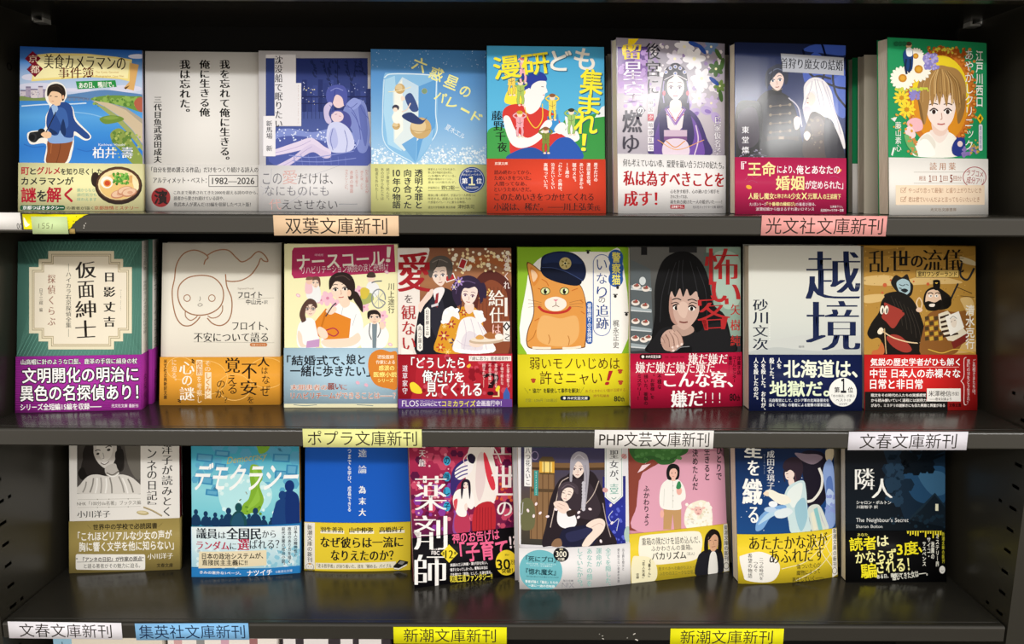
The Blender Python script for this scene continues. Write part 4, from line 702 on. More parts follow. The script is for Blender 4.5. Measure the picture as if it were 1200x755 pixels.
def cover_dark_stare():
    G(['6a6a68','4a4c4c','33373a'], 12, 34, 498, 494); RC('1c1c1e', 60, 34, 86, 70); RC('2a2a2c', 180, 34, 300, 60); RC('8aa496', 340, 36, 490, 420); C('a9c0b2', [(380,60),(480,80),(490,260),(420,300),(370,180)]); RC('5a6a64', 330, 60, 372, 400)
    # glass case with cakes behind
    P('5a6266', [(16,90),(100,130),(112,420),(90,480),(16,486)]); 
    for y in (190, 282, 366, 440): P('9aa6ac', [(16,y+10),(104,y+22),(106,y+34),(16,y+28)]); P('c9cfd2', [(16,y+24),(104,y+32),(104,y+36),(16,y+30)])
    for x, y in ((40,206),(80,216),(36,276),(76,290),(36,356),(78,362),(34,430),(72,436),(90,428)): E('e6dfd8', x, y, 18, 12); E('8a5a4c', x, y-4, 12, 6); E('b03a3a', x+3, y-9, 4)
    E('cfd6d8', 66, 182, 14, 18)
    # person with long black hair leaning on a counter
    C('121214', [(100,494),(104,430),(118,330),(120,200),(150,100),(204,60),(264,58),(318,100),(352,180),(370,280),(420,330),(446,420),(452,494)])
    C('1b1b1e', [(120,420),(170,380),(300,384),(400,360),(440,420),(446,494),(110,494)]); C('0d0d0f', [(310,200),(350,190),(366,300),(330,380),(290,390)])
    C('b5978a', [(200,372),(270,372),(286,400),(240,420),(200,400)]); face(244, 296, 138, 186, 'c9a99c', '171416', '7a4640', 3, .85); C('b58d80', [(176,280),(190,250),(200,330),(216,370),(190,352)]); C('d9bcae', [(214,290),(240,270),(262,290),(250,340),(226,330)])
    C('101012', [(160,330),(150,230),(170,130),(214,92),(262,90),(310,130),(330,220),(330,330),(312,350),(308,260),(296,226),(270,246),(256,216),(240,250),(226,214),(206,252),(190,226),(180,270),(178,340)])
    for pts in ([(210,100),(190,160),(176,240)], [(240,90),(236,160),(244,240)], [(270,96),(290,170),(306,250)], [(180,130),(150,240),(140,360)], [(300,120),(336,220),(344,350)], [(224,94),(214,170),(208,240)]): L('2c2c30', 3, pts)
    for s in (-1, 1): L('17120f', 3.5, [(244+s*20,282),(244+s*36,274),(244+s*56,280)])
    C('c2a194', [(144,440),(152,412),(172,394),(196,392),(222,412),(236,440),(224,474),(196,484),(160,478)])
    for x, y, x2, y2, c in ((156,418,172,470,'b99688'),(172,404,192,466,'c4a294'),(190,398,214,460,'cba99b'),(206,400,232,452,'c4a294')): L('7a5a50', 21, [(x,y),((x+x2)/2+5,(y+y2)/2-4),(x2,y2)]); L(c, 17, [(x,y),((x+x2)/2+5,(y+y2)/2-4),(x2,y2)]); E(c, x2, y2, 9, 9); E('ead6ce', x2+2, y2+3, 5, 6, 20)
    L('b99688', 15, [(150,446),(166,468),(196,482)]); E('ead6ce', 198, 482, 6, 5)
    C('0f0f12', [(206,486),(226,466),(270,460),(278,480),(270,494),(206,494)]); L('8a8c90', 3, [(210,482),(230,468),(268,464)])
    T('怖', 338, 42, 474, 198, 'b02a2c', 'X'); T('い', 366, 190, 486, 276, 'b02a2c', 'X', r=6); T('客', 306, 244, 438, 392, 'b02a2c', 'X', r=-3)
    let('author_lettering'); V('矢樹純', 446, 282, 486, 462, 'b8322e', 'm', gap=.3)
def band_dark_stare():
    RR('2a0a10', 52, 496, 148, 520, 11); T('PHP文芸文庫', 80, 501, 142, 514, 'f2e6e6', 'b'); E('f2e6e6', 66, 508, 6); T('定価：本体900円（税別）', 160, 504, 244, 514, '8a1428')
    T('嫌だ嫌だ', 262, 494, 430, 538, 'f8f2f0', 'm', r=1); T('嫌だ嫌だ嫌だ嫌だ', 36, 530, 376, 578, 'f8f2f0', 'm'); T('こんな客、', 158, 570, 452, 640, 'fdfafa', 'M'); T('嫌だ', 188, 652, 324, 724, 'fdfafa', 'M', r=-2); T('！！！', 334, 648, 398, 722, 'fdfafa', 'm')
    V('洋菓子店', 472, 506, 488, 586, '3a0812', 'b'); V('コールセンター', 452, 506, 468, 618, '3a0812', 'b'); V('書店……', 434, 506, 450, 580, '3a0812', 'b')
    V('不穏な', 128, 584, 146, 646, '3a0812', 'b'); V('〝お客様〟を', 98, 584, 116, 690, '3a0812', 'b'); V('描いた、衝撃の', 70, 584, 88, 716, '3a0812', 'b'); V('ミステリー！', 42, 584, 60, 694, '3a0812', 'b')
    T('80', 440, 668, 466, 698, '2a0a10', 'h'); T('th', 468, 672, 484, 698, '2a0a10', 'b')

def cover_two_characters():
    G(['dcdcd4','dfe0d8','d4d8d2','c2c8c6'], 30, 18, 524, 494); C('c9cdca', [(30,470),(100,440),(200,420),(300,410),(420,440),(524,410),(524,494),(30,494)]); C('b9bfbe', [(30,494),(140,462),(240,470),(360,478),(524,460),(524,494)])
    T('越', 288, 48, 508, 254, '18244a', 'X'); T('境', 290, 262, 508, 474, '18244a', 'X'); V('Bunji Sunakawa', 118, 296, 132, 430, 'eef0ea', 'l'); T('越境', 250, 454, 274, 464, '3a4250')
    let('author_lettering')
    for i, s in enumerate('砂川文次'): T(s, 54, 254+i*56, 116, 304+i*56, '1c2438', 'm')
def band_two_characters():
    T('北海道は、', 184, 516, 500, 590, 'eef4e0', 'h'); T('地獄だ。', 124, 606, 380, 672, 'e4f0d0', 'h')
    for s, x, y, n in (('人を', 154, 506, 2), ('殺した。', 122, 506, 4), ('人を殺した。おれが、', 86, 506, 10), ('人を殺したのだ。', 54, 506, 8)): V(s, x, y, x+20, y+n*22.4, 'f4f6f4', 'b')
    T('元自衛官にして、ロシア軍の北海道侵攻を', 120, 682, 378, 696, 'e6eaf0', 'b'); T('描く『小隊』の著者による衝撃の軍事巨編。', 120, 702, 386, 716, 'e6eaf0', 'b')
    E('f2f2ee', 438, 654, 60, 62, n=36); T('第', 402, 632, 424, 656, '1a1a20', 'b'); T('１', 430, 596, 452, 656, '1a1a20', 'h'); T('位', 460, 632, 482, 656, '1a1a20', 'b'); T('「本の雑誌」が選ぶ', 390, 664, 490, 676, '33333a'); T('ベスト10', 408, 682, 472, 694, '33333a'); T('2024年', 422, 700, 458, 709, '55555c')

def cover_samurai():
    RC('b58a3e', 16, 18, 514, 494)
    for pts, c in (([(20,160),(120,150),(200,170),(300,150),(420,170),(440,186),(300,190),(160,196),(20,190)],'d9b878'), ([(20,240),(100,232),(140,250),(60,270),(20,266)],'d9b878'), ([(20,30),(110,40),(200,30),(160,60),(20,70)],'9a7434'), ([(300,18),(514,18),(514,60),(400,70)],'a57c36'), ([(200,430),(300,410),(510,430),(510,480),(200,490)],'d0ac6a'), ([(440,70),(500,90),(510,110),(450,96)],'d9c8a0')): C(c, pts)
    dots('caa458', 80, 20, 20, 510, 480, 1.5, 4, 3); dots('8a6630', 60, 20, 20, 510, 480, 1.5, 3, 6); dots('c9603a', 10, 90, 170, 300, 260, 3, 10, 8)
    T('乱世', 46, 44, 222, 138, '1c1814', 'X'); T('の', 228, 66, 276, 116, '1c1814', 'M'); T('流儀', 278, 40, 452, 138, '1c1814', 'X'); RC('d8b86a', 248, 128, 432, 160); BX('3a2a18', 2, 248, 128, 432, 160); T('室町ワンダーランド', 256, 134, 424, 156, '2a1e12', 'b')
    L('2a2a2c', 9, [(446,96),(440,150),(470,170),(500,120)]); L('2a2a2c', 8, [(430,186),(400,250),(388,280)], False); L('3a2a1a', 3, [(420,200),(490,230)], False); L('4a3a24', 2.5, [(440,240),(500,246)], False)
    # fallen warrior's pale blue face, black horse, bearded warrior in armour
    C('1c1814', [(140,180),(160,150),(186,160),(210,146),(222,176),(236,196),(228,236),(204,244),(176,230),(152,206)]); C('a9c4cc', [(164,184),(190,166),(220,180),(222,220),(202,236),(178,224)]); L('1c2024', 3, [(176,190),(190,196),(202,190)]); L('1c2024', 3, [(206,190),(216,194)]); C('1c2024', [(182,214),(200,208),(214,216),(200,226)]); L('1c2024', 4, [(174,206),(186,208)])
    C('17130f', [(40,390),(60,350),(88,310),(100,262),(124,234),(150,226),(196,244),(240,290),(272,340),(284,400),(280,470),(262,494),(110,494),(100,440),(84,420),(56,426),(40,410)])
    C('17130f', [(110,240),(130,226),(180,222),(230,252),(262,310),(284,380),(270,380),(236,320),(190,280),(140,262)]); 
    for k in range(6): L('3a332c', 2, [(140+k*18,240+k*12),(160+k*20,290+k*18),(170+k*20,350+k*18)])
    C('a03a30', [(100,330),(120,300),(196,312),(180,340),(150,380),(120,352)]); C('a03a30', [(120,420),(150,406),(190,420),(230,470),(200,484),(150,460)]); C('a03a30', [(110,270),(140,280),(190,306),(130,312)])
    for x in (102, 120): E('f2ead8', x, 300, 9, 19, 6); E('17130f', x+2, 304, 3, 12, 6)
    C('f0e4cc', [(82,392),(96,376),(108,386),(100,404),(86,404)]); L('e6c9a0', 5, [(100,390),(150,420),(220,440),(280,440),(310,410)]); L('c9a878', 4, [(112,380),(116,440),(120,490)]); E('17130f', 58, 396, 8, 5)
    C('c06a3a', [(84,470),(100,440),(112,470),(104,494),(60,494),(62,476)]); L('17130f', 8, [(250,430),(270,460),(262,490)]); L('17130f', 8, [(270,420),(290,440),(280,470)])
    C('8a5a2a', [(270,494),(280,380),(300,320),(350,300),(420,310),(480,300),(490,340),(460,400),(440,460),(400,494)]); 
    for i in range(5):
        for j in range(4): P('c9a23a' if (i+j) % 2 else '4a3a24', [(286+j*20,330+i*22),(302+j*20,326+i*22),(304+j*20,342+i*22),(288+j*20,346+i*22)])
    P('e6dcc4', [(344,318),(384,304),(470,400),(440,440),(386,432),(350,380)]); 
    for k in range(5): P('3a2a20', [(350+k*3,330+k*20),(388+k*10,318+k*20),(392+k*10,326+k*20),(352+k*3,340+k*20)])
    P('7a2c24', [(400,440),(470,400),(476,430),(410,470)]); P('f4f0e6', [(374,330),(432,306),(456,376),(396,412)]); C('e9dccc', [(396,344),(412,334),(424,350),(418,374),(404,372)]); L('3a3a3a', 2, [(398,352),(404,350)]); L('3a3a3a', 2, [(412,346),(418,344)]); L('3a3a3a', 2, [(394,340),(408,328),(424,338)])
    C('1c1814', [(280,270),(290,220),(330,200),(370,220),(400,250),(390,290),(350,300),(300,290)]); C('e9c9ae', [(288,262),(298,222),(332,212),(352,232),(356,270),(330,296),(296,286)]); C('17130f', [(284,274),(300,262),(330,268),(356,256),(356,290),(330,304),(296,300)]); C('f4e8dc', [(306,276),(328,274),(326,286),(308,286)]); E('f4f0ea', 310, 240, 9, 6); E('f4f0ea', 336, 240, 8, 6); E('17130f', 312, 240, 3); E('17130f', 337, 240, 3); L('17130f', 4, [(298,230),(312,226),(322,232)]); L('17130f', 4, [(330,230),(342,226),(350,232)])
    C('17130f', [(326,212),(322,180),(340,170),(352,182),(348,212)]); E('d9b04a', 336, 182, 6); E('17130f', 336, 176, 16, 6); C('17130f', [(362,260),(384,246),(400,258),(396,284),(370,290)])
    L('e6c9a0', 6, [(260,300),(250,270),(262,248),(274,270),(270,294)]); E('e9c9ae', 262, 300, 14, 10); L('d9b04a', 4, [(300,470),(360,486),(420,470),(500,486)]); C('d9b878', [(440,250),(486,250),(500,300),(480,330),(450,280)])
    let('author_lettering'); V('清水克行', 462, 280, 500, 468, 'f4efe2', 'b')
def band_samurai():
    P('161414', [(24,652),(290,652),(290,692),(382,692),(382,733),(24,733)])
    T('気鋭の歴史学者がひも解く', 50, 508, 434, 540, 'ffffff', 'b'); L('f4dcd8', 1.6, [(48,546),(430,546)], False); T('中世 日本人の赤裸々な', 48, 554, 436, 592, 'ffffff', 'b'); T('日常と非日常', 48, 598, 274, 640, 'ffffff', 'b')
    for i, s in enumerate(('眠文をその時代の人たちの実感感覚', 'から読み解いていく過程には説得力', 'があり、ミステリの謎解きにも似た興趣と興奮がある')): T(s, 52, 660+i*22, (288,290,370)[i], 674+i*22, 'f4f0ec', 'b')
    RC('f4f1ec', 292, 638, 438, 694); T('米澤穂信', 300, 648, 396, 672, '2a2624', 'm'); T('（作家）', 396, 652, 430, 670, '4a4644', 'm'); T('――巻末対談より', 304, 677, 398, 690, '3a3634', 'm'); T('文春文庫', 388, 702, 440, 718, '2a0a0a', 'M')
    L('f6dcd8', 3, [(462,504),(452,514),(452,580),(446,598),(438,606)]); L('f6dcd8', 3, [(438,606),(446,614),(452,632),(452,700),(462,710)]); V('ご先祖さまたちは、', 488, 512, 502, 664, 'fbeceb', 'g'); V('室町の世をどう生きた？', 464, 512, 478, 706, 'fbeceb', 'g')

# ------------------------------------------------------------------ printed covers, bottom shelf
def cover_portrait():
    RC('e6e3de', 10, -120, 650, 445)
    G(['5a5652','4a4642','565250'], 68, -110, 420, 290); C('6a665f', [(330,-110),(420,-110),(420,200),(350,120)])
    C('2a2624', [(90,140),(110,60),(120,-40),(150,-90),(220,-100),(280,-70),(310,20),(330,110),(320,160),(270,170),(150,210),(100,200)]); C('1c1a18', [(74,170),(100,140),(130,190),(120,214),(88,206)])
    C('cfcac4', [(160,60),(166,-20),(200,-60),(250,-50),(286,0),(284,80),(262,130),(226,146),(186,116)]); C('e6e2dc', [(176,30),(200,-20),(250,-20),(266,40),(250,90),(210,100)]); E('3a3632', 184, 66, 9, 6, -20); E('3a3632', 244, 44, 10, 7, -15); L('2a2624', 5, [(168,50),(184,44),(198,48)]); L('2a2624', 5, [(226,32),(246,22),(262,28)]); L('8a8680', 3, [(212,60),(218,88),(208,94)]); L('5a4e4a', 5, [(200,116),(222,124),(246,108)]); L('f4f2ee', 3, [(206,116),(224,119),(240,108)])
    C('b9b4ae', [(226,140),(280,120),(300,170),(260,190),(230,180)]); C('d9d5cf', [(70,286),(86,236),(130,190),(180,180),(240,190),(320,180),(390,210),(420,286)]); 
    for x, y, x2, y2, c in ((160,200,140,280,'8a8680'),(200,196,200,284,'a09c96'),(250,196,262,284,'8a8680'),(300,190,330,280,'9a9690'),(350,204,380,280,'7a7670'),(120,220,100,280,'9a9690'),(230,200,226,284,'f0eeea'),(180,200,170,284,'f0eeea'),(320,200,350,284,'efece8')): L(c, 8, [(x,y),((x+x2)/2+4,(y+y2)/2),(x2,y2)])
    L('6a665f', 6, [(232,170),(266,182),(300,160)]); L('f0eeea', 5, [(236,180),(270,192),(302,172)])
    C('211e1c', [(280,60),(320,40),(330,110),(310,160),(290,140)]); C('2a2624', [(100,60),(150,-20),(160,60),(150,150),(120,180)])
    RC('e6e3de', 420, -120, 650, 290); RC('e6e3de', 10, 288, 650, 445); RC('e6e3de', 10, -120, 68, 445)
    for y in (318, 362): L('a8a49a', 1.6, [(72,y+2),(420,y-6)], False); [E('8a867c', x, y-(x-72)*.02+2, 3) for x in (182, 246, 352)]
    T('NHK「100分de名著」ブックス編', 68, 326, 422, 350, '6a665c', 'g', r=-1.3); T('小川洋子', 70, 380, 252, 418, '3a3a3a', 'm', r=-1)
    V('が読みとく', 538, 130, 594, 410, '2a2a2a', 'm'); V('小川洋子', 538, -100, 594, 126, '2a2a2a', 'm'); V('の日記', 456, 162, 510, 322, '2a2a2a', 'm'); V('『アンネ', 456, -64, 510, 158, '2a2a2a', 'm'); V('』', 456, 328, 510, 346, '2a2a2a', 'm')
    L('8a7a5a', 9, [(436,360),(486,380),(538,410)]); L('c4b48a', 4, [(436,358),(486,378),(536,408)]); E('b5a678', 432, 392, 34, 12, 6); E('d9cca4', 430, 389, 26, 7, 6)
    let('author_lettering')
def band_portrait():
    T('＼', 128, 456, 150, 478, '2a2418'); T('世界中の学校で必読図書', 160, 448, 514, 480, '2a2418', 'b', r=-1.3); T('／', 520, 444, 544, 468, '2a2418')
    T('「これほどリアルな少女の声が', 76, 490, 594, 540, 'f6f3ea', 'b', r=-1.3); T('胸に響く文学を他に知らない」', 82, 546, 604, 598, 'f6f3ea', 'b', r=-1.3); T('小川洋子', 462, 612, 600, 644, 'f6f3ea', 'm', r=-1)
    RR('f2efe8', 64, 618, 448, 704, 10); T('“『アンネの日記』が作家の原点”', 66, 632, 440, 658, '26221c', 'b', r=-1); L('4a463c', 2, [(70,662),(438,654)], False); T('と語る著者がその魅力に迫る。', 110, 668, 420, 694, '3a362e', 'g', r=-1); T('文春文庫', 512, 668, 600, 690, '3a3220', 'M')

def cover_map():
    G(['2f8fae','4aaecb','8ed4e0','6cc0d2'], 20, -110, 620, 444); dots('5aa8cc', 40, 40, -90, 600, 260, 14, 40, 3)
    for x, y, w, h in ((60,60,90,50),(160,40,80,40),(70,180,80,50),(470,60,90,50),(480,150,80,50),(110,250,70,40),(160,110,60,40),(540,120,60,60)): P('3a8ab8', [(x,y),(x+w,y+6),(x+w-4,y+h),(x-4,y+h-8)]); P('62aacc', [(x+8,y+8),(x+w-10,y+12),(x+w-14,y+h-10),(x+6,y+h-14)])
    C('b4e4ea', [(180,200),(330,170),(460,250),(420,360),(220,380)]); dots('d4f0f2', 30, 180, 180, 480, 400, 4, 14, 6)
    C('7fb23a', [(330,-100),(470,-110),(450,30),(400,60),(380,20),(340,10)]); C('7fae34', [(352,120),(400,130),(414,190),(398,230),(420,300),(410,340),(388,380),(356,376),(330,386),(300,372),(310,330),(340,300),(352,240),(346,190)]); C('8fbf44', [(360,150),(386,150),(390,230),(370,290),(340,340),(330,370),(350,350),(380,330),(400,290)]); dots('5f8f28', 10, 310, 340, 410, 390, 4, 9, 4)
    T('Democracy', 224, 64, 436, 112, 'b9b46a', 'g', sk=.35, r=-8)
    T('デモクラシー', 52, 112, 602, 256, 'f6f8f8', 'b', r=0, sk=.25)
    d = '14365c'
    def fig(x, y, s, c=d): E(c, x, y, 12*s, 15*s); C(c, [(x-10*s,y+14*s),(x+10*s,y+14*s),(x+24*s,y+34*s),(x+24*s,446),(x-24*s,446),(x-24*s,y+34*s)])
    for x, y, s in ((54,376,1),(108,384,1),(160,388,.9),(232,366,1.2),(196,396,.7),(376,366,1.2),(342,392,.8),(420,402,.8),(598,390,.8),(130,408,.6),(320,402,.7),(460,410,.6)): fig(x, y, s)
    fig(286, 346, 1.6, '1a4a50'); fig(556, 236, 2.1, '123070'); fig(518, 284, 1.6, '1a3f7a'); C('1a3f7a', [(466,444),(480,340),(510,310),(550,330),(560,444)]); C('123070', [(536,300),(580,270),(586,444),(540,444)]); C('22506a', [(250,444),(256,400),(276,380),(300,380),(314,444)])
    L('8a7a50', 4, [(324,262),(332,276)]); L('4a6a3a', 5, [(290,310),(300,302)])
    let('author_lettering')
def band_map():
    G(['e6eff2','c9e2ea','a4d2e2'], 30, 446, 616, 668); dots('d9ecf2', 50, 40, 560, 610, 660, 6, 18, 4); dots('8cc6dc', 40, 430, 560, 612, 664, 4, 14, 5); P('2a7fc4', [(34,672),(320,674),(612,660),(613,702),(400,718),(33,722)])
    T('議員', 60, 458, 172, 514, '222a34', 'M'); T('は', 180, 476, 218, 510, '222a34', 'm'); T('全国民', 224, 452, 406, 516, '222a34', 'M'); T('から', 414, 468, 484, 506, '222a34', 'm')
    T('ランダム', 60, 526, 236, 572, 'b02a4c', 'M'); T('に', 242, 534, 276, 568, '222a34', 'm'); T('選', 284, 512, 344, 572, 'b02a4c', 'M'); T('ばれる？', 348, 516, 502, 564, '222a34', 'm')
    P('e6d9b8', [(74,584),(436,572),(436,654),(70,674)]); T('日本の政治システムが、', 90, 588, 418, 620, '2a241a', 'b', r=-1.2); T('直接民主主義に!!', 90, 624, 334, 654, '2a241a', 'b', r=-1)
    for i, s in enumerate(('日本人の精神性と', '政治のあり方を描く', '前代未聞の政治小説。')): V(s, 580-i*32, 452, 598-i*32, (610,646,652)[i], '2a3440', 'b')
    T('きみの意外な1ページ。', 78, 686, 300, 702, 'f2f6fa', 'b'); T('ナツイチ', 334, 678, 466, 706, 'ffffff', 'b', r=-2); T('©集英社文庫', 484, 680, 572, 694, 'e4eef8', 'g', r=-3)

def cover_blue():
    RC('1a5cc4', 20, -120, 626, 450)
    T('達', 334, 38, 378, 80, 'dfe6ec', 'm'); T('論', 334, 126, 378, 170, 'dfe6ec', 'm'); T('熟', 334, -58, 378, -10, 'dfe6ec', 'm')
    V('も学び、成長できる', 274, 128, 294, 380, 'eef4fa', 'b'); V('人はいつまで', 274, -60, 294, 120, 'eef4fa', 'b')
    let('author_lettering'); V('為末大', 336, 240, 374, 404, 'f6f8f6', 'M', gap=.4)
def band_blue():
    RC('e8e4da', 34, 444, 92, 700); G(['e2c836','e6cc38'], 92, 444, 622, 722); P('ece6cf', [(96,664),(540,656),(540,690),(96,698)]); V('新潮文庫の新刊', 50, 456, 78, 662, '2a2a2a', 'm')
    L('8a8478', 2.5, [(64+22*math.cos(k*.6), 688+20*math.sin(k*.6)) for k in range(11)], closed=True); E('d9a040', 64, 672, 8, 4); E('3a3a3a', 56, 688, 2); E('3a3a3a', 72, 688, 2)
    for s, x0, x1 in (('羽生善治',124,250),('山中伸弥',286,414),('高橋尚子',450,582)): RC('f4efd6', x0, 484, x1+6, 500); T(s, x0, 464, x1, 494, '22221a', 'M')
    T('なぜ彼らは一流に', 126, 518, 578, 578, '22201a', 'M'); T('なりえたのか？', 184, 592, 526, 648, '22201a', 'M'); T('「走る哲学者」が辿り着いた、技を〝極める〟バイブル', 104, 668, 516, 690, '4a4636', 'm')
    P('1a1a1a', [(526,682),(560,648),(608,660),(600,680),(556,704),(530,700)]); P('f2efe6', [(530,690),(556,694),(600,672),(600,680),(556,702),(530,698)]); P('8a8a84', [(550,668),(566,654),(590,660),(574,676)])

def cover_shrine():
    G(['7a1c3a','a82a50','8a2048','5a1a48'], 0, -90, 560, 490); dots('c94a6a', 70, 20, -60, 540, 430, 6, 26, 3); dots('5a1440', 50, 20, -60, 540, 440, 8, 26, 5); dots('e0869a', 40, 20, 0, 540, 440, 3, 12, 7); dots('8a3a9a', 30, 30, 220, 240, 450, 8, 24, 9); dots('d9603a', 14, 440, 200, 520, 300, 5, 12, 2); dots('f2c4d0', 26, 30, 100, 300, 420, 2, 7, 11)
    # tall figure in white robe and red hakama, child before it
    C('f2ebe6', [(300,60),(330,-20),(370,-40),(400,0),(430,80),(450,200),(430,310),(340,330),(300,260),(290,150)]); C('e6d4d4', [(350,80),(380,60),(390,200),(360,300),(340,220)]); C('d8394a', [(380,60),(400,80),(440,220),(420,240),(392,160)]); C('b82a34', [(340,330),(430,310),(432,460),(330,462)]); 
    for k in range(6): L('8a1a28', 3, [(348+k*14,330),(344+k*15,456)], False)
    C('3a2a70', [(214,250),(220,160),(250,110),(300,90),(290,170),(250,220),(230,270)]); C('f4eff0', [(240,140),(290,100),(330,90),(320,150),(270,190),(240,180)]); 
    for y in (130, 150, 170): L('4a3a8a', 6, [(236,y+20),(270,y),(300,y-10)])
    C('8a4a9a', [(230,460),(232,370),(250,340),(300,350),(310,460)]); C('b83a5a', [(240,370),(300,360),(310,450),(240,455)])
    C('f6f2f0', [(226,300),(240,250),(280,236),(320,250),(336,310),(320,340),(296,330),(292,374),(250,368)]); face(292, 216, 32, 40, 'f4e0d8'); C('221a2c', [(266,250),(270,204),(290,188),(312,200),(316,250),(310,290),(304,240),(300,208),(282,208),(278,250),(270,290)]); C('f0dcd4', [(284,320),(296,310),(300,340),(288,346)]); C('d9505a', [(230,300),(250,290),(240,350)])
    C('221a34', [(300,70),(320,60),(340,80),(330,110),(306,100)]); L('f4efec', 5, [(400,-20),(450,60),(470,110)]); L('f6d4dc', 4, [(300,60),(280,90),(290,120)])
    for s, x, y in (('の',196,96),('隠',196,176),('し',196,252),('子',196,326)): E('3aa4d0', x, y, 18, 24); T(s, x-13, y-16, x+13, y+16, '12304a', 'b')
    for s, x0, y0, x1, y1 in (('薬',40,172,190,346),('剤',34,372,192,540)): T(s, x0, y0, x1, y1, 'f8f4f2', 'X')
    T('世', 424, 120, 536, 270, 'f6eeee', 'm'); T('の', 450, 304, 522, 374, 'f6eeee', 'm'); T('出', 416, -30, 540, 72, 'f6eeee', 'm'); V('路天龍', 56, -6, 88, 124, 'f6eeee', 'm', gap=.15)
    let('author_lettering')
def band_shrine():
    T('剤', 34, 372, 192, 540, 'f8f4f2', 'X'); T('師', 38, 566, 190, 722, 'fbf8f6', 'X'); T('神のお告げは', 222, 446, 458, 500, 'f06a96', 'b', r=-5); T('「子育て', 262, 494, 500, 592, 'f06a96', 'h', r=-5); T('!?', 510, 474, 544, 532, 'f6e4ea', 'b', r=-5)
    P('f2dc3a', [(164,560),(206,514),(250,560),(206,606)]); T('第', 172, 552, 184, 568, '2a2a14', 'b'); T('12', 188, 544, 226, 584, '1c1c10', 'm'); T('弾', 230, 550, 242, 566, '2a2a14', 'b'); T('角川文庫', 116, 534, 158, 544, 'f6f0f0', 'b'); T('FBC', 118, 548, 158, 566, 'f6f0f0', 'b')
    for i, s in enumerate(('病弱の三人神様・薬が目を失い、', '種子となってしまった。鬱陶な本当は', '子を連れた「家族」として、久遠を旅る。')): T(s, 212, 596+i*24+8, 400-(0,0,-20)[i], 612+i*24+8, 'f4f0f0', 'b', r=-4)
    T('和風王道ファンタジー!!', 210, 662, 424, 700, 'f2e24a', 'b', r=-4); E('f2d836', 494, 606, 54, 64, n=36); T('30', 446, 590, 512, 640, '14140c', 'b', r=-4); T('万部', 516, 580, 542, 626, '14140c', 'b'); T('累計', 486, 562, 508, 572, '3a3414'); T('突破！', 470, 634, 526, 658, '14140c', 'b', r=-4)

